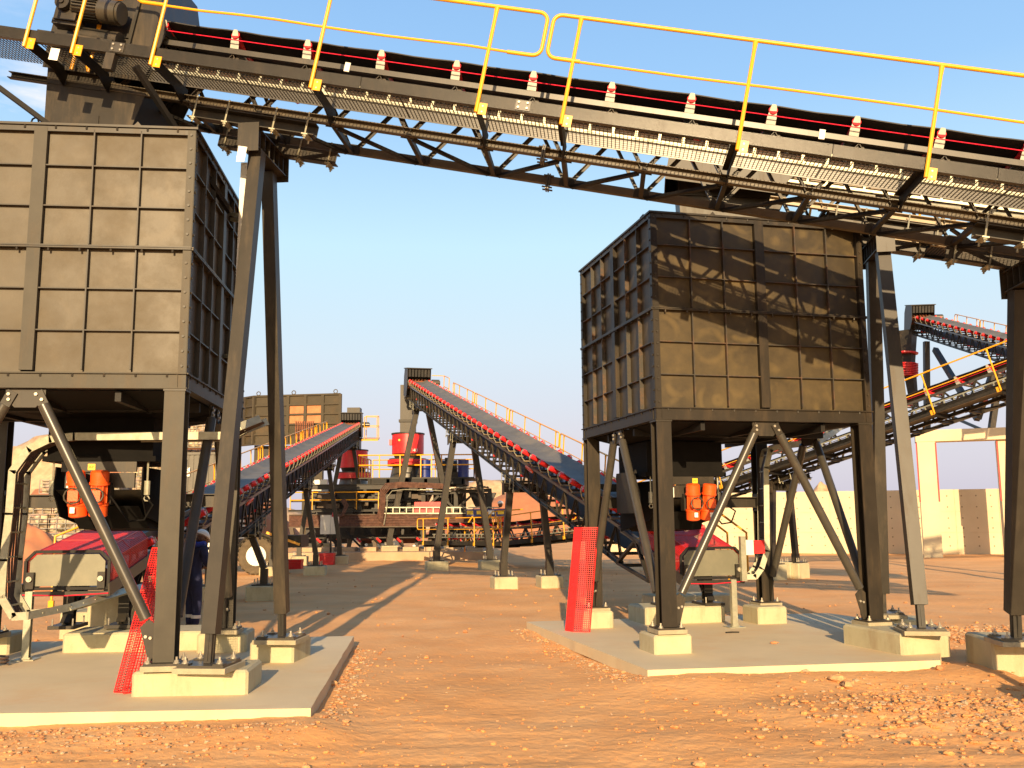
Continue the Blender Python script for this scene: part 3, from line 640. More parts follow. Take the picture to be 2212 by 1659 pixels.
    while X < x1: link('return_roller', rme, r, fr @ M.Translation((X, 0, 0))); X += 2.4 if detail else 3.2
    # cable ladder on the walkway side of the truss
    if ladder:
        s = ladside or walk or 1; y = s * (HW + .055)
        mb = MB(fr)
        for z in (.31, .435): mb.bar((x0, y, z), (x1, y, z), .015, .035)
        mb.build('cable_ladder_rails', GALV, r, False)
        rg = MB(); rg.bar((0, y, .31), (0, y, .43), .024, .030, (1, 0, 0)); rge = rg.mesh('ladder_rung', GALV, False)
        X = x0 + .1
        while X < x1: link('ladder_rung', rge, r, fr @ M.Translation((X, 0, 0))); X += .25
        mb = MB(fr)
        for i in range(3): mb.path([(x0, y - s * .02, .32 + .03 * i), ((x0 + x1) / 2, y - s * .03, .325 + .03 * i), (x1, y - s * .02, .32 + .03 * i)], .010, 6)
        mb.build('cables', CABLE, r)
        mb = MB(fr)      # emergency pull cord
        mb.path([(x0, s * .515, .765), ((x0 + x1) / 2, s * .515, .762), (x1, s * .515, .765)], .0055, 6); mb.build('pull_cord', REDC, r)
    if rib:   # grey deck plate strip along the truss side
        pass
    # walkway
    if walk:
        s = walk; yo = s * 1.23; yi = s * .50
        mb = MB(fr); mb.ch((x0, yo - s * .03, .11), (x1, yo - s * .03, .11), .06, .16, (0, 0, 1), .008, side=1 if s < 0 else -1); mb.bx(x0, x1, min(yo, yo - s * .008), max(yo, yo - s * .008), .03, .19); mb.build('walkway_stringer', CHAN, r, False)
        if gratbars:
            ps = sorted(posts) or [x0, x1]; edges = [x0] + list(ps) + [x1]
            for a, b in zip(edges[:-1], edges[1:]):
                if b - a < .1: continue
                mb = MB(fr); a += .03; b -= .03
                nx = int((b - a) / .042)
                for i in range(nx + 1):
                    X = a + (b - a) * i / nx; mb.bx(X - .0035, X + .0035, min(yi, yo - s * .07), max(yi, yo - s * .07), .078, .10)
                for j in range(17):
                    y = yi + (yo - s * .07 - yi) * j / 16; mb.bx(a, b, y - .003, y + .003, .081, .096)
                mb.build('grating_panel', GRAT, r, False)
        else:
            mb = MB(fr); mb.bx(x0, x1, min(yi, yo - s * .07), max(yi, yo - s * .07), .08, .10); mb.build('grating_panel', GRAT, r, False)
        bm = MB(); bm.bar((0, yo - s * .01, -.010), (0, s * (HW - .02), -.010), .012, .10); bm.bar((.03, yo - s * .01, .035), (.03, s * (HW - .02), .035), .06, .010); bme = bm.mesh('walkway_bracket', BLACK, False)
        for X in posts: link('walkway_bracket', bme, r, fr @ M.Translation((X, 0, 0)))
        pm = post_mesh(yo + s * .024, s)
        for X in posts: link('handrail_post', pm, r, fr @ M.Translation((X, 0, 0)))
        for a, b, ca, cb in rails:                       # top rail, knee rail and the closed ends
            y = yo + s * .024; R_ = .09; pts = []
            def arc(cx, cz, t0, t1): return [(cx + R_ * cos(t0 + (t1 - t0) * i / 5), y, cz + R_ * sin(t0 + (t1 - t0) * i / 5)) for i in range(6)]
            zt, zm = 1.07, .64
            mb = MB(fr); top = [(a + (R_ if ca else 0), y, zt), (b - (R_ if cb else 0), y, zt)]
            if ca: top = [(a + .42, y, zm)] + [(a + R_, y, zm)] + arc(a + R_, zm + R_, 3 * pi / 2, pi)[1:] + arc(a + R_, zt - R_, pi, pi / 2) + top[1:]
            if cb: top = top[:-1] + arc(b - R_, zt - R_, pi / 2, 0) + arc(b - R_, zm + R_, 0, -pi / 2) + [(b - .42, y, zm)]
            mb.path(top, .020, 10); mb.build('handrail', YEL, r)
            mb = MB(fr); mb.path([(a + (.4 if ca else 0), y, zm), ((a + b) / 2, y + .004, zm - .004), (b - (.4 if cb else 0), y, zm)], .013, 8); mb.build('knee_rail', YEL, r)
    return fr
def trestle(F, x, spread, Z0, zc, label, half=.45, sz=.2, s0=.25, foot=True, m=STEEL, group='conveyor trestles', top=(0, 0)):
    """A-frame across the conveyor at local x. spread: half distance of the feet, Z0 ground level of the feet, zc drop of the cap below the chord"""
    c = F @ V((x, 0, -zc)); yv = V((F[0][1], F[1][1], 0)).normalized(); xv = V((yv.y, -yv.x, 0))
    r = thing('conveyor_trestle', label, 'trestle', (c.x, c.y, Z0), group); fr = rel(r, frame((c.x, c.y, 0), xv, yv, (0, 0, 1))); zt = c.z
    for s in (-1, 1):
        a = V((0, s * spread, Z0 + .09 + s0)); b = V((top[0] if s < 0 else top[1], s * (half - .18), zt - .24))
        d = (b - a).normalized()
        mb = MB(fr); mb.bar(a, b, sz, sz, (1, 0, 0)); mb.build('leg', m, r, False)
        mb = MB(fr); mb.bar(a + V((sz * .5, 0, 0)) + V((.004, -s * .0, 0)), b + V((sz * .5 + .004, 0, 0)), .012, .008, (1, 0, 0)) ; 
        if foot:
            mb = MB(fr); mb.bar(V((0, s * (spread + .02), Z0 + .09)), a + d * .25, .016, .12, (0, 1, 0)); mb.bar(V((0, s * (spread + .02), Z0 + .07)), a + d * .28, sz * .55, .016, (0, 1, 0), 0, 0); mb.bar(V((-.0, s * (spread + .02), Z0 + .07)), a + d * .02, sz * .5, .10, (0, 1, 0)); mb.build('foot_fin', STEELD, r, False)
            S_ = .26; mb = MB(fr); mb.bx(-S_, S_, s * spread - S_, s * spread + S_, Z0, Z0 + .05); mb.build('grout_pad', GROUT, r, False)
            mb = MB(fr); mb.bx(-S_ + .03, S_ - .03, s * spread - S_ + .03, s * spread + S_ - .03, Z0 + .05, Z0 + .072); mb.build('base_plate', CHAN, r, False)
            wm_ = MB(); wm_.bar((-.05, 0, -.008), (.05, 0, -.008), .10, .014); wme = wm_.mesh('washer_plate', CHAN, False)
            for i in (-1, 1):
                for j in (-1, 1):
                    o = link('anchor_bolt', anchor_mesh(), r, fr @ M.Translation((i * .17, s * spread + j * .17, Z0 + .087))); link('washer_plate', wme, o)
        else:
            mb = MB(fr); mb.bar(V((0, s * spread, Z0 + .05)), a, sz * 1.15, sz * 1.15, (1, 0, 0)); mb.build('foot_sleeve', m, r, False)
            mb = MB(fr); mb.bx(-.24, .24, s * spread - .24, s * spread + .24, Z0 + .02, Z0 + .05); mb.build('base_plate', STEEL, r, False)
            rm_ = MB(); rm_.tube((0, 0, 0), (0, 0, .12), .010, 6); rm_.tube((0, 0, .02), (0, 0, .04), .022, 6); rme_ = rm_.mesh('anchor_bolt', BOLT)
            for i in (-1, 1):
                for j in (-1, 1):
                    for k in (-.03, .03): link('anchor_bolt', rme_, r, fr @ M.Translation((i * .18 + k, s * spread + j * .18, Z0 + .05)))
    # cap: ribbed deep beam across
    mb = MB(fr); mb.bx(-.10, .10, -half, half, zt - .24, zt - .225); mb.bx(-.10, .10, -half, half, zt - .015, zt); mb.bx(-.009, .009, -half, half, zt - .225, zt - .015)
    mb.build('cap_beam', m, r, False)
    for s in (-1, 1):
        mb = MB(fr); mb.bx(-.12, .12, s * half - .008, s * half + .008, zt - .30, zt + .03); mb.build('cap_end_plate', m, r, False)
    mb = MB(fr)
    for k in range(6):
        y = -half + .12 + k * (2 * half - .24) / 5
        for sx in (-1, 1): mb.bx(min(sx * .01, sx * .095), max(sx * .01, sx * .095), y - .005, y + .005, zt - .225, zt - .015)
    mb.build('cap_stiffeners', STEELD, r, False)
    for s in (-1, 1):
        mb = MB(fr); mb.tube((0, -half - .05, zt - .08), (0, -half - .008, zt - .08), .035, 12); mb.bx(-.09, .09, -half - .03, -half - .015, zt - .165, zt - .145) ; 
    mb.build('cap_pin', CHAN, r)
    # saddle beams and clamps up to the chord
    fl = rel(r, F)
    for s in (-1, 1):
        mb = MB(fl); mb.ch((x - .75, s * HW, -.115), (x + .75, s * HW, -.115), .12, .14, (0, 0, 1), .01, side=s); mb.build('saddle_beam', STEEL, r, False)
        for q in (-.66, -.28, .28, .66):
            mb = MB(fl); y = s * HW + s * .078
            mb.tube((x + q, y, -.25), (x + q, y, .06), .011, 6); mb.tube((x + q, y - s * .15, -.25), (x + q, y - s * .15, .06), .011, 6); mb.bx(x + q - .035, x + q + .035, min(y - s * .17, y + s * .02), max(y - s * .17, y + s * .02), -.205, -.19); mb.tube((x + q, y, -.228), (x + q, y, -.207), .022, 6)
            mb.build('saddle_clamp', GALV, r)
    return r

# main overhead conveyor (feeds the left bin); local x runs uphill to the left, +y is the camera side
hx = V((.9954, -.0959, 0)); C0 = V((-2.88, 10.5, 6.34)) - V((.0959, .9954, 0)) * .045
INC = radians(11.46)
FA = frame_from(C0, atan2(.0959, -.9954), INC)     # origin at the left trestle, x uphill = to the left
cs = cos(INC)
def sA(s): return -s / cs                           # photo-wise distance right of the left trestle -> local x
A = thing('overhead_conveyor', 'long overhead belt conveyor with yellow handrail crossing the top of the picture', 'conveyor', (C0.x, C0.y, 0))
A_posts = [sA(5.23 + 1.6 * k) for k in (4, 3, 2, 1, 0)] + [sA(5.23 - 1.6), sA(5.23 - 2.4), sA(5.23 - 4.0), sA(5.23 - 5.6), sA(5.23 - 6.35), sA(-1.68), sA(-3.0)]
A_posts = [sA(s) for s in (12.1, 10.4, 8.69, 6.963, 5.223, 3.518, 2.668, .956, -.773, -1.654, -2.193, -3.4)]
A_rails = [(sA(12.9), sA(3.25), 0, 1), (sA(3.19), sA(-1.10), 1, 1), (sA(-1.20), sA(-4.0), 1, 0)]
frA = segment(A, FA, sA(12.9), sA(-1.75), walk=0, pitch=.853 / cs, phase=sA(3.037), node=sA(5.223), plan=lambda X: (1 if X > sA(3.3) else -1), idp=.845 / cs, under=True, belt=RUB, ladside=1, chm=CHANA, zret=.575)
# its walkway, built apart so that it runs past the head chute
def walkway(r, fr, x0, x1, s, posts, rails):
    yo = s * 1.23; yi = s * .50
    ed = [x0] + sorted([sA(6.1), sA(1.45), sA(-1.182), sA(9.2), sA(3.114), sA(7.6)]) + [x1]
    for a, b in zip(ed[:-1], ed[1:]):
        mb = MB(fr); mb.ch((a + .003, yo - s * .03, .17), (b - .003, yo - s * .03, .17), .06, .124, (0, 0, 1), .008, side=1 if s < 0 else -1); mb.bx(a + .003, b - .003, min(yo, yo - s * .008), max(yo, yo - s * .008), .108, .232); mb.build('walkway_stringer', CHAN, r, False)
    # splice plates with four bolts
    for q in (sA(3.114), sA(-1.182)):
        mb = MB(fr); mb.bx(q - .075, q + .075, yo + s * .001, yo + s * .011, .118, .222); o = mb.build('splice_plate', CHAN, r, False)
        mb = MB(fr)
        for i in (-.045, .045):
            for z in (.143, .197): mb.bolt((q + i, yo + s * .011, z), (0, s, 0), .012, .014)
        mb.build('splice_bolts', BOLT, o)
    e = [x0] + sorted(posts) + [x1]
    for a, b in zip(e[:-1], e[1:]):
        if b - a < .1: continue
        a += .03; b -= .03; mid = (a + b) / 2
        for a2, b2 in (((a, mid - .006), (mid + .006, b)) if b - a > 1.2 else ((a, b),)):
            mb = MB(fr); nx = int((b2 - a2) / .040)
            for i in range(nx + 1):
                X = a2 + (b2 - a2) * i / nx; mb.bx(X - .0035, X + .0035, min(yi, yo - s * .07), max(yi, yo - s * .07), .160, .170)
            for j in range(13):
                y = yi + (yo - s * .07 - yi) * j / 12; mb.bx(a2, b2, y - .0025, y + .0025, .163, .1662)
            mb.build('grating_panel', GRAT, r, False)
    bm = MB(); bm.bar((0, yo - s * .012, .085), (0, s * (HW - .02), .085), .012, .10); bm.bar((.03, yo - s * .012, .142), (.03, s * (HW - .02), .142), .06, .012); bm.prism([(-.007, s * (HW + .3), .035), (-.007, s * (HW + .04), .035), (-.007, s * (HW + .04), -.05)], (.014, 0, 0)); bme = bm.mesh('walkway_bracket', BLACK, False)
    pm = post_mesh(yo + s * .024, s, .0195, 1.165)
    for X in posts:
        link('walkway_bracket', bme, r, fr @ M.Translation((X, 0, 0))); link('handrail_post', pm, r, fr @ M.Translation((X, 0, 0)))
        mb = MB(fr); 
        for z in (.045, .105): mb.bolt((X - .055, yo - s * .0 + s * .0, z), (0, s, 0), .010, .012)
        mb.build('post_bolts', BOLT, r)
    for a, b, ca, cb in rails:
        y = yo + s * .024; R_ = .09
        def arc(cx, cz, t0, t1): return [(cx + R_ * cos(t0 + (t1 - t0) * i / 5), y, cz + R_ * sin(t0 + (t1 - t0) * i / 5)) for i in range(6)]
        zt, zm = 1.165, .70
        top = [(a, y, zt), (b, y, zt)]
        if ca: top = [(a + .34, y, zm), (a + R_, y, zm)] + arc(a + R_, zm + R_, 3 * pi / 2, pi)[1:] + arc(a + R_, zt - R_, pi, pi / 2) + [top[1]]
        if cb: top = top[:-1] + arc(b - R_, zt - R_, pi / 2, 0) + arc(b - R_, zm + R_, 0, -pi / 2) + [(b - .34, y, zm)]
        mb = MB(fr); mb.path(top, .020, 12); mb.build('handrail', YEL, r)
        mb = MB(fr); a2 = a + (.34 if ca else 0); b2 = b - (.34 if cb else 0); nn = 9
        mb.path([(a2 + (b2 - a2) * i / nn, y + .006 * sin(i * 2.1), zm + .008 * sin(i * 1.3)) for i in range(nn + 1)], .0135, 8); mb.build('knee_rail', YEL, r)
walkway(A, frA, sA(12.9), sA(-3.6), 1, A_posts, A_rails)
# joint flanges on the lower chord, small clips on the upper chord
for q in (sA(3.3),):
    for s in (-1, 1):
        mb = MB(frA); mb.bx(q - .02, q - .004, s * HW - .07, s * HW + .07, -.09, .09); mb.bx(q + .004, q + .02, s * HW - .07, s * HW + .07, -.09, .09)
        for i in (-.05, .05):
            for z in (-.07, .07): mb.tube((q - .06, s * HW + i, z), (q + .06, s * HW + i, z), .010, 6)
        mb.build('chord_flange', CHAN, A)
for q in (.996, 6.096, 11.2):
    mb = MB(frA); q = sA(q); mb.bx(q - .03, q + .03, HW + .032, HW + .05, .60, .705); mb.build('belt_clip', WPAINT, A, False)
# side plate seen through the grating
mb = MB(frA); mb.bx(sA(12.9), sA(-1.7), HW + .022, HW + .028, .165, .295); mb.build('side_plate', CHAN, A, False)
for s_i in (-1, 1):
    mb = MB(frA); mb.ch((sA(-1.75), s_i * HW, 0), (sA(-2.9), s_i * HW, 0), .07, .075, (0, 0, 1), .008, side=s_i); mb.build('head_chord', STEELD, A, False)
# head: hood, drive, chute
mb = MB(frA); xh = sA(-1.95)
def plate_xz(mb, pts, y, t): mb.prism([(x, y, z) for x, z in pts], (0, t, 0))
plate_xz(mb, [(sA(-1.12), .70), (sA(-1.45), 1.62), (sA(-1.8), 1.78), (sA(-2.45), 1.70), (sA(-2.46), .12), (sA(-1.25), .12)], .52, .012)
plate_xz(mb, [(sA(-1.12), .70), (sA(-1.45), 1.62), (sA(-1.8), 1.78), (sA(-2.45), 1.70), (sA(-2.46), .12), (sA(-1.25), .12)], -.52, .012)
mb.build('head_hood_sides', STEEL, A, False)
mb = MB(frA); mb.bar((sA(-1.12), 0, .70), (sA(-1.45), 0, 1.62), 1.10, .015, (0, 0, 1)); mb.bar((sA(-1.45), 0, 1.62), (sA(-1.8), 0, 1.78), 1.10, .015); mb.bar((sA(-1.8), 0, 1.78), (sA(-2.45), 0, 1.70), 1.10, .015); mb.bx(sA(-2.46), sA(-2.46) + .012, -.53, .53, .2, 1.7); mb.build('head_hood_cover', STEEL, A, False)
mb = MB(frA); mb.tube((sA(-2.1), -.48, .70), (sA(-2.1), .48, .70), .22, 24); mb.build('head_pulley', RUB, A)
mb = MB(frA)
for z in (.42, .62, 1.4): mb.bar((sA(-1.5), .545, z), (sA(-2.4), .545, z), .02, .05)
mb.bar((sA(-1.5), .545, .3), (sA(-1.5), .545, 1.4), .03, .04); mb.bar((sA(-2.25), .545, 1.1), (sA(-2.25), .545, 1.6), .03, .04); mb.build('hood_stiffeners', STEELD, A, False)
mb = MB(frA); gx = sA(-2.14); gy = .74; mb.bx(gx - .13, gx + .13, gy - .1, gy + .09, .58, .90); mb.tube((gx + .03, gy + .08, .76), (gx + .03, gy + .16, .76), .085, 16); mb.tube((gx + .03, gy + .16, .76), (gx + .03, gy + .18, .76), .03, 12); mb.bx(gx - .16, gx + .16, gy - .06, gy + .06, .54, .60); mb.build('gearbox', STEEL, A)
mo = MB(frA); gx = sA(-1.90); mo.tube((gx + .20, gy, .78), (gx - .12, gy, .78), .125, 20); mo.tube((gx - .12, gy, .78), (gx - .33, gy, .78), .135, 20); mo.tube((gx - .33, gy, .78), (gx - .36, gy, .78), .12, 20); mo = mo.build('drive_motor', CHAN, A)
mb = MB(frA)
for k in range(26):
    a = k * 2 * pi / 26; mb.bar((gx + .18, gy + .13 * cos(a), .78 + .13 * sin(a)), (gx - .11, gy + .13 * cos(a), .78 + .13 * sin(a)), .006, .035, (0, cos(a), sin(a)))
mb.build('cooling_fins', BLACK, mo, False)
mb = MB(frA); mb.tube((gx + .1, gy - .1, .50), (gx - .35, gy - .1, .50), .10, 16); mb.bx(gx - .4, gx + .5, gy - .22, gy + .12, .36, .41); mb.build('motor_base', STEELD, A)
# lettering on the hood (only its end shows in the picture)
tx = bpy.data.curves.new('hood_lettering', 'FONT'); tx.body = 'X5I'; tx.size = .17; tx.extrude = .002; tx.materials.append(WHITE)
to = text_obj('hood_lettering', tx); COL.objects.link(to); to.parent = A
to.matrix_local = frA @ frame((sA(-2.16), .536, 1.16), (0, 0, 1), (-1 * -1, 0, 0), (0, 1, 0)) if False else frA @ frame((sA(-2.02), .536, 1.12), (0, 0, 1), (1, 0, 0), (0, 1, 0))
mb = MB(frA); mb.bx(sA(-1.93), sA(-2.28), .533, .537, 1.32, 1.37); mb.build('hood_label', WHITE, A, False)
# lower chute falling into the bin (vertical plates)
ch = thing('discharge_chute', 'grey steel chute dropping from the overhead conveyor head into the left bin', 'chute', (-4.9, 10.9, 5.8))
fc = rel(ch, frame((-2.88, 10.5, 0), tuple(hx), (.0959, .9954, 0), (0, 0, 1)))
mb = MB(fc)
mb.prism([(-2.42, -.5, 5.55), (-1.62, -.5, 5.55), (-1.22, -.5, 6.6), (-2.42, -.5, 7.1)], (0, .012, 0)); mb.build('chute_front', STEEL, ch, False)
mb = MB(fc); mb.prism([(-2.42, .5, 5.55), (-1.62, .5, 5.55), (-1.22, .5, 6.6), (-2.42, .5, 7.1)], (0, .012, 0)); mb.build('chute_back', STEEL, ch, False)
mb = MB(fc); mb.add([(-1.62, -.5, 5.55), (-1.62, .5, 5.55), (-1.22, .5, 6.6), (-1.22, -.5, 6.6)], [(0, 1, 2, 3)]); mb.add([(-2.42, -.5, 5.55), (-2.42, .5, 5.55), (-2.42, .5, 7.1), (-2.42, -.5, 7.1)], [(0, 1, 2, 3)]); mb.build('chute_sides', BLACK, ch, False)
mb = MB(fc); mb.bx(-2.15, -1.76, -.512, -.503, 5.98, 6.36); o = mb.build('access_door', STEEL, ch, False)
mb = MB(fc); mb.path([(-1.98, -.512, 6.24), (-1.98, -.55, 6.23), (-1.985, -.55, 6.07), (-1.985, -.512, 6.06)], .009, 6); mb.build('handle', STEELD, o)
mb = MB(fc)
for x, z in ((-2.1, 6.14), (-2.08, 6.0), (-1.82, 6.0), (-2.3, 6.0)): mb.bolt((x, -.513, z), (0, -1, 0), .013, .014)
mb.build('door_bolts', BOLT, ch)
mb = MB(fc); mb.path([(-2.52 - .045 * (1 - cos(t * pi / 4)) , -.45, 6.35 + .05 * sin(t * pi / 4)) for t in range(8)], .010, 6, closed=True); mb.build('lifting_eye', STEELD, ch)
# stay braces from the walkway down to the bin side
mb = MB(frA); mb.bar((sA(-3.3), 1.2, .0), (sA(-2.2), .45, -.55), .07, .05); mb.build('walkway_stay', BLACK, A, False); mb = MB(frA); mb.bar((sA(-.95), 1.22, .0), (sA(-.2), -.1, -1.05), .07, .05); mb.build('walkway_stay', BLACK, A, False)
mb = MB(frA); mb.bx(sA(-1.19), sA(-1.29), 1.16, 1.24, -.08, .10); mb.build('stringer_hanger', STEEL, A, False)
mb = MB(frA); mb.bx(sA(-1.78), sA(-1.88), 1.26, 1.263, -.08, .05); mb.build('paper_tag', WHITE, A, False)
# platform rails far left, running back
mb = MB(frA); y0 = 1.25
for xx in (sA(-2.05), sA(-1.85)): mb.tube((xx, .62, .1), (xx, .62, .95), .018, 8)
mb.path([(sA(-2.05), .62, .95), (sA(-1.9), .62, 1.0), (sA(-1.85), .62, .5)], .018, 8); mb.tube((sA(-2.6), .62, 1.3), (sA(-1.85), .62, .12), .016, 8)
mb.build('platform_rail', YEL, A)

TA = trestle(FA, sA(.06), 1.03, .35, .19, 'left trestle with two splayed legs between the bin and the open sky', half=.50, sz=.145, top=(.06, -.04))
mb = MB(rel(TA)); P = V((-2.98, 9.98, 5.78)); 
mb.prism([(-3.02, 9.90, 5.70), (-2.93, 9.89, 5.69), (-2.90, 9.89, 5.86), (-3.0, 9.9, 5.88)], (0, .003, 0)); mb.build('paper_tag', WHITE, TA, False)
cR = FA @ V((sA(8.62), 0, 0))
TA2 = trestle(FA, sA(8.45), 1.10, .36, .19, 'right picture edge trestle under the long overhead conveyor', half=.50, sz=.18)
pn = FA @ V((sA(8.45), 1.10, 0))
pedestal(pn.x, pn.y, .8, .8, 0, .36, radians(-6), 'pedestal outside the right picture edge under the near trestle leg')

# second overhead conveyor behind it, feeding the right bin
FB = frame_from(V((5.13, 12.68, 5.77)), atan2(.139, -.990), radians(11.4))
B = thing('overhead_conveyor', 'second overhead conveyor behind the first, its head above the right bin', 'conveyor', (5.13, 12.68, 0))
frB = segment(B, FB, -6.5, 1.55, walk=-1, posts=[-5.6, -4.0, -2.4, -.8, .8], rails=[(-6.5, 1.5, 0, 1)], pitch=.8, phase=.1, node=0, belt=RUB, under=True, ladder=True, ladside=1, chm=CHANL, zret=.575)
mb = MB(frB)
for k in range(7): mb.path([(-6.4 + k * 1.1, .5, .22), (-5.4 + k * 1.1, .5, .20)], .04, 10)
mb.build('conduit_pipe', GALV, B)
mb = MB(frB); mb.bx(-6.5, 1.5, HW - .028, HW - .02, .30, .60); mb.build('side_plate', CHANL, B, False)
mb = MB(frB)
for s in (-.5, .49): mb.prism([(1.2, s, .5), (1.45, s, .85), (2.0, s, .92), (3.0, s, .88), (3.0, s, .1), (1.5, s, .1)], (0, .012, 0))
mb.build('head_hood_sides', STEEL, B, False)
mb = MB(frB); mb.bar((1.45, 0, .85), (2.0, 0, .92), 1.05, .015); mb.bar((2.0, 0, .92), (3.0, 0, .88), 1.05, .015); mb.bx(3.0, 3.012, -.5, .5, .1, .88); mb.build('head_hood_cover', STEEL, B, False)
cb = thing('discharge_chute', 'pale chute behind the truss dropping into the right bin', 'chute', (3.1, 13.0, 5.6))
fcb = rel(cb, frame((0, 0, 0), (1, 0, 0), (0, 1, 0), (0, 0, 1)))
mb = MB(fcb); mb.prism([(2.43, 12.9, 5.45), (3.48, 12.75, 5.45), (3.80, 12.7, 6.1), (3.88, 12.7, 6.95), (2.38, 12.9, 7.1)], (.1 * .14, .012, 0)); mb.build('chute_front', STEEL, cb, False)
mb = MB(fcb); mb.prism([(2.53, 13.75, 5.45), (3.58, 13.6, 5.45), (3.90, 13.55, 6.1), (3.98, 13.55, 6.95), (2.48, 13.75, 7.1)], (.1 * .14, .012, 0)); mb.build('chute_back', STEEL, cb, False)
mb = MB(fcb); mb.add([(2.43, 12.9, 5.45), (2.53, 13.75, 5.45), (2.48, 13.75, 7.1), (2.38, 12.9, 7.1)], [(0, 1, 2, 3)]); mb.add([(3.48, 12.75, 5.45), (3.58, 13.6, 5.45), (3.9, 13.55, 6.1), (3.8, 12.7, 6.1)], [(0, 1, 2, 3)]); mb.build('chute_sides', STEELD, cb, False)
mb = MB(fcb); mb.bar((2.40, 12.88, 6.35), (3.86, 12.69, 6.22), .03, .06); mb.bar((2.9, 12.82, 5.5), (2.9, 12.82, 5.75), .02, .03); mb.build('chute_stiffeners', STEELD, cb, False)
TB = trestle(FB, 0, .93, .36, .19, 'grey trestle with two legs right of the dusty bin', half=.46, sz=.165)

# ------------------------------------------------------------------ ground conveyors under the bins
def ground_conveyor(label, P, yaw, inc, L_, walk, trestles, posts, Zs):
    F = frame_from(P, yaw, inc)
    r = thing('loading_conveyor', label, 'conveyor', (P.x, P.y, 0), 'loading conveyors rising away from the bins')
    return r, F
# C2: from under the right bin up to the left
yaw2 = radians(90 + 14); P2 = V((2.95, 14.6, .36)); inc2 = radians(12.8)
C2, F2 = ground_conveyor('dusty belt conveyor rising from the right bin towards the centre crusher', P2, yaw2, inc2, 32, -1, [], [], [])
posts2 = [7 + 2.4 * k for k in range(10)] + [31.2]; posts2b = []
for k in range(10):
    posts2b += [7 + 2.4 * k] 
rails2 = [(6.4, 12.2, 1, 1), (12.3, 18.2, 1, 1), (18.3, 24.2, 1, 1), (24.3, 29.2, 1, 1)]
pp = []
for a, b, _, _ in rails2:
    pp += [a + .35, (a + b) / 2 - .9, (a + b) / 2 + .9, b - .35]
segment(C2, F2, 2.6, 31.6, walk=-1, posts=pp, rails=rails2, hoops=True, gratbars=False, pitch=.8, phase=0, node=.2, detail=0, plan=0, cross_down=True, ladder=False)
segment(C2, F2, .3, 2.6, walk=0, gratbars=False, pitch=.8, node=.2, detail=0, plan=0, ladder=False) if False else None
def head_box(r, F, x, m=STEEL):
    fr = rel(r, F)
    mb = MB(fr)
    for s in (-1, 1): mb.prism([(x - .35, s * .56, .72), (x - .30, s * .56, 1.50), (x + .75, s * .56, 1.42), (x + .95, s * .56, 1.0), (x + .95, s * .56, .1), (x, s * .56, .1)], (0, -s * .012, 0))
    mb.build('head_hood_sides', m, r, False)
    mb = MB(fr); mb.bar((x - .36, 0, 1.52), (x + .78, 0, 1.43), 1.22, .03); mb.bar((x + .76, 0, 1.42), (x + .96, 0, 1.0), 1.12, .015); mb.bx(x + .94, x + .955, -.56, .56, .1, 1.0); mb.build('head_hood_cover', m, r, False)
    mb = MB(fr)
    for q in range(5): mb.bx(x - .33 + q * .25, x - .29 + q * .25, -.6, .6, 1.505 - .02 * q, 1.545 - .02 * q)
    mb.build('hood_ribs', STEELD, r, False)
    mb = MB(fr); mb.tube((x + .25, -.48, .72), (x + .25, .48, .72), .24, 20); mb.build('head_pulley', RUST, r)
    mb = MB(fr)
    for q in range(7): mb.bx(x - .32, x - .31, -.5 + q * .15, -.39 + q * .15, 1.12, 1.46)
    mb.build('dust_curtain', RUB, r, False)
    # drive motor
    mb = MB(fr); s = -1; mb.tube((x - .2, s * .62, .85), (x - .2, s * .98, .85), .15, 16); mb.tube((x - .2, s * .98, .85), (x - .2, s * 1.02, .85), .10, 16); mb.build('drive_motor', CHAN, r)
    mb = MB(fr); mb.bar((x + .2, 0, .03), (x + .5, 0, .03), 1.15, .10); mb.build('head_beam', STEEL, r, False)
head_box(C2, F2, 31.7)
fr2 = rel(C2, F2)
mb = MB(fr2)
for a, b in (((30.0, -1.2, .1), (30.0, -1.2, 1.2)), ((31.4, -1.2, .1), (31.4, -1.2, 1.2)), ((30.0, -1.2, 1.2), (31.4, -1.2, 1.2)), ((30.0, -1.2, .7), (31.4, -1.2, .7)), ((31.4, -1.2, 1.2), (31.4, -.6, 1.2))): mb.tube(a, b, .02, 6)
mb.build('head_platform_rail', YEL, C2)
trestle(F2, 11.0, .62, .25, .12, 'near low trestle of the centre conveyor, two brown legs on square blocks', half=.62, sz=.16, s0=.3, foot=False)
trestle(F2, 19.9, .95, .28, .12, 'middle trestle of the centre conveyor, tall splayed legs', half=.55, sz=.20, s0=.3, foot=False)
trestle(F2, 30.0, 1.45, .55, .12, 'tallest trestle at the head of the centre conveyor', half=.45, sz=.24, s0=.3, foot=False)
for x, sp, z, lab in ((11.0, .62, .25, 'near centre trestle'), (19.9, .95, .28, 'middle centre trestle'), (30.0, 1.45, .55, 'tallest centre trestle')):
    c = F2 @ V((x, 0, 0)); yv = V((F2[0][1], F2[1][1], 0)).normalized()
    for s, nm in ((1, 'left'), (-1, 'right')):
        p = c + yv * s * sp; pedestal(p.x, p.y, .62 if x < 15 else .75, .6, 0, z + .02, radians(14), 'square block under the %s leg of the %s' % (nm, lab))
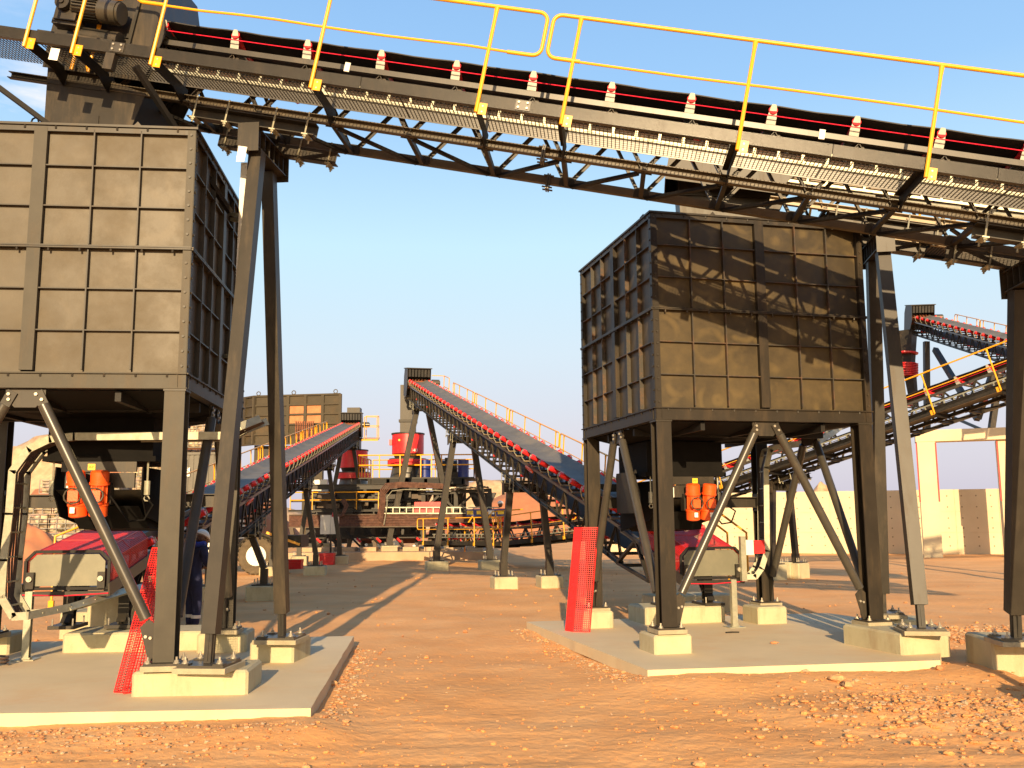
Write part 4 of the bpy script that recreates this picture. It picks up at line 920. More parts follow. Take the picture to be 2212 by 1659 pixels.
# C1: from under the left bin away to the right
yaw1 = radians(90 + 4.9); inc1 = radians(8.2); P1 = V((-5.50, 12.0, .30))
C1, F1 = ground_conveyor('dusty belt conveyor rising from the left bin to the rear crusher', P1, yaw1, inc1, 41, 1, [], [], [])
rails1 = [(5 + 5 * k, 9.9 + 5 * k, 1, 1) for k in range(7)]; pp = []
for a, b, _, _ in rails1: pp += [a + .35, (a + b) / 2 - .8, (a + b) / 2 + .8, b - .35]
segment(C1, F1, 2.6, 40.5, walk=1, posts=pp, rails=rails1, hoops=True, gratbars=False, pitch=.8, node=.2, detail=0, plan=0, cross_down=True, ladder=False)
head_box(C1, F1, 40.6)
fr1 = rel(C1, F1)
mb = MB(fr1)
for x in (40.0, 41.5):
    for s in (-.75, -1.45): mb.tube((x, s, .1), (x, s, 1.3), .022, 6)
for z in (.75, 1.3): mb.path([(40.0, -.75, z), (40.0, -1.45, z), (41.5, -1.45, z), (41.5, -.75, z)], .022, 6)
mb.build('head_platform_rail', YEL, C1)
mb = MB(fr1); mb.bx(39.9, 41.6, -1.5, -.6, .0, .08); mb.build('head_platform', YEL, C1, False)
for x, sp, z, sz, lab in ((10.1, .62, .27, .14, 'front trestle of the left conveyor'), (19.3, .70, .25, .15, 'second trestle of the left conveyor'), (26.4, .80, .3, .16, 'third trestle of the left conveyor'), (38.3, 1.1, .5, .2, 'last trestle under the left conveyor head')):
    trestle(F1, x, sp, z, .12, lab + ' with dark splayed legs', half=.50, sz=sz, s0=.3, foot=False)
    c = F1 @ V((x, 0, 0)); yv = V((F1[0][1], F1[1][1], 0)).normalized()
    for s, nm in ((1, 'left'), (-1, 'right')):
        p = c + yv * s * sp; pedestal(p.x, p.y, .7, .65, 0, z + .02, radians(5), 'block under the %s leg of the %s' % (nm, lab))

# tails with red mesh guards -----------------------------------------------------
def mesh_panel(mb, p0, u, v, nu, nv, w=.006):
    """grid of wires spanning parallelogram p0, p0+u, p0+v"""
    p0, u, v = V(p0), V(u), V(v); n = u.cross(v).normalized()
    for i in range(nu + 1):
        a = p0 + u * (i / nu); mb.bar(a, a + v, w, w * .6, n)
    for j in range(nv + 1):
        a = p0 + v * (j / nv); mb.bar(a + n * .002, a + u + n * .002, w, w * .6, n)
def tail(O, yawd, z0, label, rise, length, legs, gl, mesh_d=.022):
    """O centre of front plate bottom, local y points back along the conveyor"""
    r = thing('tail_guard', label, 'conveyor tail', (O.x, O.y, .12), 'guarded conveyor tails under the bins')
    a = radians(yawd); fr = rel(r, frame((O.x, O.y, z0), (cos(a), sin(a), 0), (-sin(a), cos(a), 0), (0, 0, 1)))
    w = .50; h1 = .34; h2 = .45; c = .11
    P = [(-w, 0), (w, 0), (w, h1), (w - c, h2), (-w + c, h2), (-w, h1)]
    mb = MB(fr)                                        # folded frame round the plate
    for i in range(6):
        p, q = P[i], P[(i + 1) % 6]; mb.bar((p[0], .0, p[1]), (q[0], .0, q[1]), .035, .012, (0, 1, 0)) ; mb.bar((p[0], .03, p[1]), (q[0], .03, q[1]), .008, .07, (0, 1, 0))
    mb.build('guard_frame', BLACK, r, False)
    mb = MB(fr); e = .05; mb.prism([(-w + e, .008, e * .6), (w - e, .008, e * .6), (w - e, .008, h1 - .01), (w - c - .02, .008, h2 - .035), (-w + c + .02, .008, h2 - .035), (-w + e, .008, h1 - .01)], (0, .01, 0)); mb.build('guard_plate', GRPL, r, False)
    for s in (-1, 1):
        mb = MB(fr); x = s * (w - .075); mb.bx(x - .045, x + .045, -.045, .0, .0, .20); o = mb.build('bearing_bracket', STEELD, r, False)
        mb = MB(fr); mb.tube((x, -.075, .12), (x, -.045, .12), .034, 14); mb.tube((x, -.085, .12), (x, -.075, .12), .014, 8); mb.build('bearing_bolt', BOLT, o)
    # mesh hood: sides, chamfers, top, rising to the rear
    Lb = V((0, length, rise)); g = .012
    for i, nm in ((1, 'right'), (2, 'r'), (3, 'top'), (4, 'l'), (5, 'left')):
        p, q = P[i], P[(i + 1) % 6]
        if i == 1: p, q = (w, .02), (w, h1)
        if i == 5: p, q = (-w, h1), (-w, .02)
        u = V((q[0] - p[0], 0, q[1] - p[1])); mb = MB(fr)
        mesh_panel(mb, (p[0], .06, p[1]), u, Lb, max(2, int(u.length / mesh_d)), int(length / mesh_d), .0055)
        mb.build('mesh_guard', MESHR, r, False)
    mb = MB(fr)
    for i in (2, 3, 4, 5):
        p = V((P[i][0], .06, P[i][1])); mb.bar(p, p + Lb, .012, .012)
    for t in (0, .5, 1):
        for i in range(1, 6):
            p, q = P[i], P[(i + 1) % 6]; o_ = V((0, .06, 0)) + Lb * t; mb.bar(V((p[0], 0, p[1])) + o_, V((q[0], 0, q[1])) + o_, .012, .012, (0, 1, 0))
    mb.build('mesh_frame', MESHR, r, False)
    # pressed openings in the top mesh
    # frame below: beams, pulley, belt
    for s in (-1, 1):
        mb = MB(fr); mb.bar((s * (w + .02), -.03, -.02), (s * (w + .02), length + .4, rise + .1 - .02), .02, .16); mb.build('side_beam', CHAN, r, False)
    mb = MB(fr); mb.bx(-w - .02, w + .02, -.03, .03, -.09, -.035); mb.build('front_beam', STEEL, r, False)
    mb = MB(fr); mb.tube((-w + .1, .18, .13), (w - .1, .18, .13), .11, 16); mb.build('tail_pulley', RUB, r)
    mb = MB(fr); mb.bar((0, .15, .26), (0, length + .6, .28 + rise * 1.15), .78, .012); mb.build('belt', RUB, r, False)
    mb = MB(fr); mb.path([(-w - .02, -.035, -.07), (0, -.04, -.085), (w + .02, -.035, -.06)], .007, 6); mb.build('pull_cord', REDC, r)
    # support post (galvanised slotted channel) at the front
    mb = MB(fr); px, pb = gl; mb.ch((px, -.02, .12 + .03 - z0), (px, -.02, -.03), .085, .07, (0, 1, 0), .006, side=1); mb.build('support_post', GALV, r, False)
    mb = MB(fr); mb.bx(px - .13, px + .13, -.13, .11, .12 - z0, .132 - z0); mb.bx(px - .06, px + .06, -.06, .03, .13 - z0, .15 - z0); mb.build('post_base', GALV, r, False)
    # stub legs on the rear pedestal
    for s in (-1, 1):
        mb = MB(fr); zz = .36 + .06 - z0
        mb.hb((s * .36, legs, zz), (s * .36, legs - .0, -.10 + rise * legs / length), .14, .12, (0, 1, 0), .012)
        mb.hb((s * .36, legs - .12, zz), (s * .36, legs + .62, -.06 + rise * (legs + .6) / length), .12, .10, (0, 1, 0), .01); mb.build('stub_leg', STEELD, r, False)
        mb = MB(fr); mb.bx(s * .36 - .17, s * .36 + .17, legs - .28, legs + .24, zz - .045, zz); mb.build('base_plate', STEEL, r, False)
        mb = MB(fr)
        for i in (-.13, .13):
            for j in (-.22, .18): mb.tube((s * .36 + i, legs + j, zz), (s * .36 + i, legs + j, zz + .09), .011, 6)
        mb.build('anchor_bolts', BOLT, r)
    mb = MB(fr); mb.bar((-.42, legs, -.12 + rise * legs / length), (.42, legs, -.12 + rise * legs / length), .12, .12); mb.build('cross_beam', STEEL, r, False)
    return r, fr
GRPL = mat('guard_grey_plate', (.17, .165, .12), .42, .2, .12, 3, .03, 30, (.24, .20, .13), .4, 1.5)
tL, ftL = tail(V((-5.53, 11.85, 0)), 4.9, .965, 'grey end plate and red mesh guard under the left bin', .24, 1.5, 1.15, (-.42, 0))
tR, ftR = tail(V((3.02, 14.55, 0)), 14, .86, 'grey end plate and red mesh guard under the right bin', .36, 1.3, .95, (.33, 0))
mb = MB(ftR); mb.ch((.47, -.10, -.05), (.47, -.10, .62), .085, .07, (0, 1, 0), .006); mb.build('cable_post', GALV, tR, False)
mb = MB(ftR); mb.bx(.58, .74, .05, .15, .33, .56); o = mb.build('junction_box', WPAINT, tR, False)
mb = MB(ftR); mb.bx(.745, .93, .05, .13, .35, .55); mb.build('stop_box', RED, tR, False)
# front run of conveyor between the tail and the main truss
for r_, F_ in ((C1, F1), (C2, F2)):
    fr = rel(r_, F_); mb = MB(fr)
    for s in (-1, 1): mb.bar((2.2, s * HW, .30), (3.4, s * HW, .30), .05, .7) if False else (mb.bar((1.9, s * HW, .62), (2.7, s * HW, .62), .05, .10), mb.build('transition_frame', CHAN, r_, False), mb.__init__(fr))

    # skirt box above the loading point, hooped red scraper
    mb = MB(fr)
    for s in (-1, 1): mb.bar((1.2, s * .34, .98), (4.6, s * .34, .98), .02, .16)
    mb.build('loading_skirt', STEELD, r_, False)
    mb = MB(fr); mb.bar((4.6, 0, 1.0), (4.66, 0, 1.0), .7, .16); mb.build('skirt_end', STEELD, r_, False)
    mb = MB(fr); mb.path([(9.0 + .28 * cos(t * pi / 7), .47 + .05 * sin(t * pi / 7) if r_ is C2 else -.47 - .05 * sin(t * pi / 7), .60 + .06 * sin(2 * pi * t / 14)) for t in range(14)], .022, 6, closed=True); mb.build('belt_monitor_guard', ORG, r_)
for r_, F_, x0_, x1_ in ((C2, F2, 1.0, 2.7), (C1, F1, 1.4, 2.7)):
    fr = rel(r_, F_)
    for s in (-1, 1):
        for a_, b_ in (((x0_, .60), (x1_, .66)), ((x0_ + .2, .12), (x1_, .02)), ((x0_, .60), (x0_ + .2, .12)), ((x0_ + .2, .12), (x0_ + .9, .62)), ((x0_ + .9, .62), (x1_, .02))):
            mb = MB(fr); mb.bar((a_[0], s * (HW + .04), a_[1]), (b_[0], s * (HW + .04), b_[1]), .05, .06, (0, 1, 0)); mb.build('tail_frame_bar', STEELD, r_, False)
    for k in range(2):
        o = link('idler_frame', IDF2, r_, fr @ M.Translation((x0_ + .35 + .8 * k, 0, .02))); link('rollers', IDR2, o)
# yellow ladder hoops beside the guards
def hoop(loc_pts, label, back):
    p0 = V(loc_pts[0]); r = thing('stair_handrail', label, 'handrail', p0, 'yellow stair handrails behind the conveyor tails')
    for k in range(2):
        mb = MB(rel(r)); mb.path([V(p) + V(back) * k for p in loc_pts], .020, 10); mb.build('rail', YEL, r)
    mb = MB(rel(r)); a = V(loc_pts[0]) ; mb.bx(a.x - .04, a.x + .04, a.y - .02, a.y + .02, a.z, a.z + .1); mb.build('foot_clamp', YEL, r, False)
hoop([(-6.98, 14.5, .5), (-6.98, 14.5, 1.56), (-6.40, 14.9, 1.86), (-6.0, 15.2, 2.05)], 'yellow stair handrail pair behind the left guard', (.42, .0, 0))
hoop([(4.02, 16.4, .70), (4.02, 16.4, 1.50), (3.62, 16.6, 1.84), (3.2, 16.8, 2.12)], 'yellow stair handrail pair in front of the concrete wall', (-.33, .0, 0))

# ------------------------------------------------------------------ loose red mesh guards leaning
def leaning(name, P0, P1, wv, dv, label, cell, wire, m=MESHR):
    P0, P1, wv, dv = V(P0), V(P1), V(wv), V(dv); r = thing(name, label, 'mesh guard', P0, 'red mesh guards leaning on bin legs'); fr = rel(r); ax = P1 - P0
    mb = MB(fr); mesh_panel(mb, P0, wv, ax, int(wv.length / cell), int(ax.length / cell), wire); mb.build('mesh_face', m, r, False)
    mb = MB(fr); mesh_panel(mb, P0, dv, ax, max(1, int(dv.length / cell)), int(ax.length / cell), wire); mb.build('mesh_return', m, r, False)
    mb = MB(fr)
    for p in (P0, P0 + wv, P0 + dv): mb.bar(p, p + ax, wire * 2, wire * 2)
    for p in (P0, P1): mb.bar(p, p + wv, wire * 2, wire * 2); mb.bar(p, p + dv, wire * 2, wire * 2)
    mb.build('mesh_edge', m, r, False); return r
g1 = leaning('leaning_guard', (-3.93, 9.56, .125), (-3.86, 10.20, 1.50), (.20, -.05, 0), (.05, .20, 0), 'crumpled red wire mesh guard leaning against the left bin leg', .026, .0055)
fr = rel(g1); mb = MB(fr); mesh_panel(mb, (-3.80, 9.46, .125), (.12, .12, 0), (.06, .70, 1.38), 6, 50, .0055); mb.build('mesh_face', MESHR, g1, False)
mb = MB(fr); mesh_panel(mb, (-3.76, 9.70, .125), (.26, .04, 0), (-.06, .50, 1.28), 10, 46, .0055); mb.build('mesh_return', MESHR, g1, False)
g2 = leaning('leaning_guard', (.87, 14.18, .125), (1.05, 14.50, 1.63), (.24, -.06, 0), (-.10, .16, 0), 'tall narrow red mesh box leaning beside the pedestal in the middle', .030, .0070)
fr = rel(g2); mb = MB(fr); mesh_panel(mb, (.87, 14.18, .126), (-.10, .16, 0), (.18, .32, 1.50), 12, 60, .008); mb.build('mesh_return', MESHR, g2, False)
mb = MB(fr); mesh_panel(mb, (1.01, 14.28, .126), (-.10, .16, 0), (.18, .32, 1.50), 8, 50, .007); mb.build('mesh_return', MESHR, g2, False)

# ------------------------------------------------------------------ cable ladders hung on the bin legs
def cable_ladder(pts, wv, label, group='galvanised cable ladders'):
    wv = V(wv); pts = [V(p) for p in pts]; r = thing('cable_ladder', label, 'cable ladder', pts[-1], group); fr = rel(r)
    for k in (0, 1):
        mb = MB(fr)
        for a, b in zip(pts[:-1], pts[1:]):
            a2, b2 = a + wv * k, b + wv * k; d = (b2 - a2).normalized(); mb.bar(a2 - d * .012, b2 + d * .012, .018, .085, wv.cross(d))
        mb.build('side_rail', GALV, r, False)
    rg = MB(); rg.bar((0, 0, 0), wv, .03, .018); rme = rg.mesh('rung', GALV, False)
    dist = 0.1; acc = 0
    for a, b in zip(pts[:-1], pts[1:]):
        L_ = (b - a).length
        while dist < acc + L_: link('rung', rme, r, fr @ M.Translation(a + (b - a) * ((dist - acc) / L_))); dist += .27
        acc += L_
    mb = MB(fr)
    for k in range(6):
        off = wv * (.15 + .13 * k); mb.path([p + off + V((.012 * sin(i * 2 + k), 0, -.02 + .012 * cos(i * 3 + k))) for i, p in enumerate(pts)], .012, 6)
    mb.build('cables', CABLE, r)
    return r
Yc = 10.45
def ql(u, v, Y=10.45): return at(u, v, Y)
cable_ladder([ql(560, 905, 10.6), ql(517, 922), ql(485, 941), ql(160, 943), ql(108, 948), ql(62, 970), ql(27, 1018), ql(20, 1110), ql(8, 1210), ql(3, 1290), ql(28, 1332), ql(60, 1330), at(150, 1312, 11.2), at(290, 1270, 12.8)], (0, .32, 0), 'galvanised cable ladder bending round the left bin legs')
def qr(u, v, Y=15.0): return at(u, v, Y)
cable_ladder([at(1840, 905, 16.5), at(1800, 935, 15.6), qr(1770, 953), qr(1690, 962), qr(1664, 972), qr(1655, 1010), qr(1657, 1190), qr(1645, 1228), qr(1632, 1246), qr(1605, 1246)], (0, .40, 0), 'galvanised cable ladder beside the right guard')

mb = MB(); a_ = at(528, 352, 11.05); b_ = at(515, 640, 11.0); mb.bar(a_, b_, .075, .03, (0, 1, 0)); o = mb.build('cable_trunking', WPAINT, smooth=False); tag(o, 'white vertical cable trunking strip behind the near leg of the left trestle', 'trunking')
for u0, v0, u1, v1, lab in ((478, 460, 524, 466, 'upper galvanised stub arm sticking out of the left bin side'), (484, 473, 526, 476, 'galvanised stub arm just under the upper one on the left bin side'), (462, 765, 500, 771, 'lower galvanised stub arm on the left bin side')):
    mb = MB(); a_, b_ = at(u0, v0, 11.5), at(u1, v1, 11.3); mb.bar(a_, b_, .05, .05); tag(mb.build('stub_arm', GALV, smooth=False), lab, 'bracket', 'galvanised stub arms')
# small things on the slabs
mb = MB(); mb.path([(3.05, 13.9, .128), (3.15, 13.93, .130), (3.25, 13.93, .128)], .012, 6); tag(mb.build('pipe_offcut', STEELD), 'short dark pipe offcut lying on the right slab', 'pipe')
p = at(1776, 1463 - 13, 12.0); me = rocks[2].mesh('brick_chip', ROCKM[1], False); o = link('brick_chip', me); o.location = (3.42, 12.7, .14); o.scale = (.10, .05, .05); tag(o, 'small red brick chip on the open part of the right slab', 'brick chip')
mb = MB(); mb.path([(-6.15 + .22 * cos(t * .5), 11.35 + .10 * sin(t * .5), .135 + .003 * t) for t in range(30)], .012, 6); tag(mb.build('coiled_cable', CABLE), 'small coil of cable lying on the left slab edge', 'cable')
mb = MB(); mb.path([(-2.55, 8.28, 0.0), (-2.45, 8.31, .03), (-2.38, 8.30, .012)], .008, 5); tag(mb.build('twig', RUST), 'bent brown twig on the soil below the left slab', 'twig')
# ------------------------------------------------------------------ far right: rising conveyor
yawD = atan2(-cos(radians(42)), sin(radians(42)))
PD0 = V((11.0, 22.0, 4.45)); incD = radians(14.5)
FD_ = frame_from(PD0, yawD, incD); FD = frame_from(FD_ @ V((-13.4, 1.2, 0)), yawD, incD)     # PD0 lies on the walkway edge, -y side
D = thing('rising_conveyor', 'long conveyor with yellow rails climbing to the right behind the right bin', 'conveyor', (FD.translation.x, FD.translation.y, 0))
pD = [1.0 + 1.62 * k for k in range(15)]
segment(D, FD, 0, 26, walk=-1, posts=pD, rails=[(.5, 10.9, 0, 0), (11.05, 26, 0, 0)], gratbars=False, pitch=.8, detail=1, plan=1, ladder=True, belt=RUB, under=True)
FD2 = frame_from(FD.translation + V((0, 0, .0)), yawD, radians(5)); 
segment(D, FD2, -4.2, 0, walk=-1, posts=[-4, -2.4, -.8], rails=[(-4.2, -.2, 1, 1)], gratbars=False, pitch=.8, detail=0, ladder=True, belt=RUB)
FD3 = frame_from(FD2 @ V((-4.2, 0, 0)), yawD, radians(0.5))
segment(D, FD3, -5.0, 0, walk=-1, posts=[-4.6, -3, -1.4, -.3], rails=[(-5, 0, 1, 1)], gratbars=False, pitch=.8, detail=0, ladder=True, belt=RUB)
for i, (x, sp, lab) in enumerate(((7.0, .6, 'short trestle under the climbing conveyor'), (17.0, 1.0, 'tall trestle under the climbing conveyor'))):
    trestle(FD, x, sp, .4 if i == 0 else .3, .12, lab, half=.62, sz=.15, s0=.2, foot=False, group='trestles of the climbing conveyor')
    c = FD @ V((x, 0, 0)); yv = V((FD[0][1], FD[1][1], 0)).normalized()
    for s in (1, -1): p = c + yv * s * sp; pedestal(p.x, p.y, .6, .6, 0, .42 if i == 0 else .32, radians(-48), ('left' if s > 0 else 'right') + ' block under the ' + lab)
# far conveyor on the concrete portal
yawE = radians(83.2); incE = radians(16.6); HE = at(1985, 720, 48.0); LE = 15.5
dv_ = V((cos(yawE) * cos(incE), sin(yawE) * cos(incE), sin(incE))); PE = HE - dv_ * LE
FE = frame_from(PE, yawE, incE)
E_ = thing('far_conveyor', 'distant conveyor high above the concrete wall with pink safety rails', 'conveyor', (PE.x, PE.y, 0))
rE = [(.5 + 3.4 * k, 3.8 + 3.4 * k, 1, 1) for k in range(int(LE / 3.4))]; pE = []
for a, b, _, _ in rE: pE += [a + .35, (a + b) / 2, b - .35]
sE = segment(E_, FE, 0, LE - .4, walk=-1, posts=pE, rails=rE, hoops=True, gratbars=False, pitch=.8, detail=0, plan=0, cross_down=True, ladder=False)
head_box(E_, FE, LE - .3)
frE = rel(E_)
h = FE @ V((LE + .2, 0, 0)); Yh = h.y
def atE(u, v, Y=Yh): return at(u, v, Y)
mb = MB(frE); mb.path([atE(1960, 715), atE(1962, 780), atE(1976, 880)], .52, 4, .22); mb.build('telescopic_chute', STEELD, E_, False)
mb = MB(frE); mb.tube(atE(1957, 788), atE(1958, 812), .56, 4, .50); mb.tube(atE(1957, 762), atE(1957, 765), .60, 12); mb.build('dust_sock', RED, E_, False)
mb = MB(frE)
for k in range(8): mb.tube(atE(1957, 786 + 3.6 * k), atE(1957, 787.6 + 3.6 * k), .60, 12)
mb.build('sock_rings', RED, E_)
mb = MB(frE); mb.bar(atE(2001, 738), at(2003, 935, Yh), .26, .26, (0, 1, 0)); mb.build('leg', STEEL, E_, False)
mb = MB(frE); mb.bar(at(2020, 755, Yh - 1), at(2112, 905, 42.0), .24, .24, (0, 1, 0)); mb.build('leg', STEEL, E_, False)
mb = MB(frE); mb.bar(at(2146, 800, 41.5), at(2112, 905, 41.6), .24, .24, (0, 1, 0)); mb.build('leg', STEEL, E_, False)
mb = MB(frE); mb.bar(at(2160, 800, 41.5), at(2142, 925, 41.2), .24, .24, (0, 1, 0)); mb.build('leg', STEEL, E_, False)
mb = MB(frE); mb.bar(at(2005, 873, Yh - 1), at(2098, 873, 42), .13, .13); mb.build('leg_bracing', STEEL, E_, False)
mb = MB(frE); mb.bar(at(2005, 878, Yh - 1), at(2125, 930, 41), .12, .12, (0, 1, 0)); mb.build('leg_bracing', STEEL, E_, False)

# concrete wall and portal
wp = [V((12.0, 46.3, 0)), V((40.0, 35.6, 0))]
wr = thing('concrete_wall', 'long sunlit concrete retaining wall with tie holes at the right', 'wall', wp[0])
dw = (wp[1] - wp[0]).normalized(); nw = V((dw.y, -dw.x, 0)); fw_ = rel(wr, frame(wp[0], dw, -nw, (0, 0, 1))); WL = (wp[1] - wp[0]).length
k = 0; x = -7.5
while x < WL:
    for z0, z1 in ((0, .95), (.95, 1.90), (1.90, 2.90)):
        mb = MB(fw_); mb.bx(x + .012, x + 1.788, 0, .35, z0 - (.1 if z0 == 0 else 0) + .006, z1 - .006); mb.build('wall_panel', WALLC, wr, False)
    x += 1.8
mb = MB(fw_); mb.bx(-7.5, WL, .02, .33, 0, 2.88); mb.build('wall_core', WALLC, wr, False)
mb = MB(fw_); x = -7.2
while x < WL:
    for z in (.35, .75, 1.15, 1.6, 2.1, 2.6): mb.tube((x, -.006, z), (x, .01, z), .035, 6)
    x += .6
mb.build('tie_holes', mat('tie_hole_mortar', (.22, .17, .11), .9), wr)
pt = thing('concrete_portal', 'tall pale concrete portal frame carrying the distant conveyor', 'portal', (17.8, 40.6, 0))
for x, yy, lab in ((17.85, 40.6, 0), (20.85, 39.7, 1)):
    mb = MB(rel(pt, frame((x, yy, 0), dw, -nw, (0, 0, 1)))); mb.bx(-.36, .36, -.45, .45, -.1, 4.85); mb.build('portal_column', WALLC, pt, False)
mb = MB(rel(pt, frame((17.85, 40.6, 0), dw, -nw, (0, 0, 1)))); mb.bx(-.4, 3.6, -.45, .45, 4.86, 5.35); mb.build('portal_lintel', WALLC, pt, False)
for x, yy, q in ((17.85, 40.6, -.38), (17.85, 40.6, .37), (20.85, 39.7, -.38)):
    mb = MB(rel(pt, frame((x, yy, 0), dw, -nw, (0, 0, 1)))); mb.bx(q - .03, q + .03, -.462, -.40, 2.3, 4.8); mb.build('red_edge_strip', mat('faded_red_strip', (.45, .06, .05), .7), pt, False)

# ------------------------------------------------------------------ crushing plant in the middle distance
def deck_rails(mb, pts, h=1.05, step=1.4, r=.025):
    for a, b in zip(pts[:-1], pts[1:]):
        a, b = V(a), V(b); n = max(1, int((b - a).length / step))
        for i in range(n + 1): p = a.lerp(b, i / n); mb.tube(p, p + V((0, 0, h)), r, 5)
        for z in (h, h * .55): mb.tube(a + V((0, 0, z)), b + V((0, 0, z)), r, 5)
def cone_crusher(c, name_label, deckz, halfw, depth, red_h, with_text, scale=1):
    r = thing('cone_crusher', name_label, 'crusher', (c.x, c.y, 0), 'red cone crushers'); fr = rel(r, M.Translation((c.x, c.y, 0)))
    mb = MB(fr); mb.tube((0, 0, deckz - .4), (0, 0, deckz + .75), .95, 24, .70); mb.tube((0, 0, deckz + .75), (0, 0, deckz + .92), .92, 24); mb.build('crusher_frame', CHAN, r)
    mb = MB(fr); mb.tube((0, 0, deckz + .55), (0, 0, deckz + .85), 1.0, 24); mb.build('crusher_bowl', RED, r)
    mb = MB(fr); mb.tube((0, 0, deckz + .9), (0, 0, deckz + 1.15), .62, 20, .72); mb.build('crusher_neck', STEELD, r)
    mb = MB(fr); mb.tube((0, 0, deckz + 1.15), (0, 0, deckz + 1.15 + red_h), .78, 32); mb.build('feed_drum', RED, r)
    mb = MB(fr); mb.tube((0, 0, deckz + 1.15 + red_h), (0, 0, deckz + 1.22 + red_h), .82, 32); mb.build('drum_rim', STEELD, r)
    mb = MB(fr); zz = deckz + 1.2 + red_h; mb.bx(-.36, .36, -.36, .36, zz, zz + 2.4); mb.build('feed_chute', STEEL, r, False)
    mb = MB(fr); mb.bx(-.42, .42, -.42, .42, zz + .55, zz + .68); mb.build('chute_flange', STEELD, r, False)
    mb = MB(fr); mb.bx(-.9, -.76, -.25, .05, deckz + 1.3 + red_h * .3, deckz + 1.15 + red_h * .75); mb.build('side_lug', RED, r, False)
    if with_text:
        t = bpy.data.curves.new('drum_lettering', 'FONT'); t.body = 'GB440'; t.size = .22; t.extrude = .004; t.materials.append(WHITE)
        o = text_obj('drum_lettering', t); COL.objects.link(o); o.parent = r; o.matrix_local = fr @ frame((-.05, -.80, deckz + 1.22), (.97, .24, 0), (0, 0, 1), (0.24, -.97, 0))
        mb = MB(fr); mb.bx(-.38, -.30, -.76, -.70, deckz + 1.15 + red_h * .62, deckz + 1.15 + red_h * .72); mb.build('warning_label', YLAB, r, False)
    return r
c2 = at(881, 1000, 46.3); cone_crusher(V((c2.x, 46.3, 0)), 'bright red cone crusher drum under the centre conveyor head', 3.75, 1, 1, .95, True)
c1 = at(764, 1000, 53.2); cone_crusher(V((c1.x, 53.2, 0)), 'red cone crusher drum in shade behind the left conveyor head', 3.45, 1, 1, .95, False)
pf = thing('crusher_platform', 'steel platform with yellow rails round the centre crusher', 'platform', (-4.5, 46, 0)); fr = rel(pf)
x0, x1 = at(786, 1035, 46).x, at(1027, 1035, 46).x; z = 3.68; y0, y1 = 44.4, 48.2
mb = MB(fr); mb.bx(x0, x1, y0, y1, z - .06, z); mb.build('deck', STEELD, pf, False)
mb = MB(fr)
for yy in (y0 + .1, (y0 + y1) / 2, y1 - .1): mb.bar((x0 + .6, yy, z - .2), (x1 - .5, yy, z - .2), .2, .28)
for q in range(6): xx = x0 + .5 + q * (x1 - x0 - 1) / 5; mb.bar((xx, y0, z - .2), (xx, y1, z - .2), .15, .26)
mb.build('deck_beams', BLACK, pf, False)
mb = MB(fr); deck_rails(mb, [(x0, y1, z), (x0, y0, z), (x0 + 3.9, y0, z)], step=.9, r=.032); deck_rails(mb, [(x1 - 2.0, y0, z), (x1, y0, z), (x1, y1, z)], step=1.3, r=.032); deck_rails(mb, [(x0 + .1, y1, z), (x1, y1, z)], step=1.0, r=.03); mb.build('deck_rails', YEL, pf)
for k, xx in enumerate((x0 + .9, x0 + 2.3, -3.6, x1 - .7)):
    for yy in (y0 + .3, y1 - .3): mb = MB(fr); mb.hb((xx, yy, .9), (xx, yy, z - .33), .3, .3, (0, 1, 0), .03); mb.build('column', STEEL, pf, False)
for u, v, Y, lab in ((918, 1010, 45.2, 'blue drum standing beside the crusher neck on the platform'), (1001, 1010, 45.4, 'blue drum at the right end of the crusher platform')):
    p = at(u, v, Y); mb = MB(); mb.tube((0, 0, 0), (0, 0, .85), .26, 16)
    for q in (.02, .29, .56, .83): mb.tube((0, 0, q - .015), (0, 0, q + .015), .27, 16)
    o = mb.build('blue_drum', BLUE); o.location = (p.x, Y, z + .002); tag(o, lab, 'drum', 'blue drums')
# crusher drive motor & boxes on deck
mb = MB(); mb.tube((-.5, 0, .5), (.45, 0, .5), .38, 16); mb.bx(-.5, .5, -.35, .35, 0, .3); mb.bx(-.15, .15, -.2, .2, .8, 1.0); o = mb.build('crusher_motor', STEELD); o.location = (at(968, 1000, 46).x, 46, z); tag(o, 'large dark drive motor right of the red crusher', 'motor')
# body of the plant below: hoppers, beams, screens
PDK = mat('dark_plant_steel', (.018, .015, .012), .55, 0, .35, 3, .1, 20, (.10, .06, .03), .35, 1.2)  # near-black tone of the plant steel
PBR = mat('dusty_brown_plant_steel', (.075, .048, .028), .6, 0, .3, 3, .1, 20, (.16, .10, .05), .4, 1.2)
pl = thing('screening_plant', 'dark steel screening plant with beams and hoppers below the crusher platform', 'screening plant', (-6, 44, 0)); fr = rel(pl)
X0, X1 = at(622, 1100, 44).x, at(1055, 1100, 44).x
rnd = random.Random(4)
mb = MB(fr); mb.bx(X0 + .2, X1 - 3.2, 47.0, 47.4, .9, 3.3); mb.build('rear_screen_wall', PDK, pl, False)
for z_, y_, h_ in ((3.25, 44.2, .24), (2.62, 44.4, .12), (2.15, 44.1, .10), (.95, 44.0, .16)):
    mb = MB(fr); mb.hb((X0, y_, z_), (X1 - (3.3 if z_ > 1.5 else 0), y_, z_), .2, h_, (0, 0, 1), .02); mb.build('plant_beam', PDK, pl, False)
for k in range(15):
    xx = X0 + .3 + k * (X1 - X0 - .6) / 14; mb = MB(fr); mb.hb((xx, 44.3 + .5 * (k % 2), .45), (xx + rnd.uniform(-.4, .4), 44.3 + .5 * (k % 2), rnd.choice((1.5, 1.9, 2.6, 3.1))), .18, .18, (0, 1, 0), .02); mb.build('plant_column', (PBR, PDK)[k % 2], pl, False)
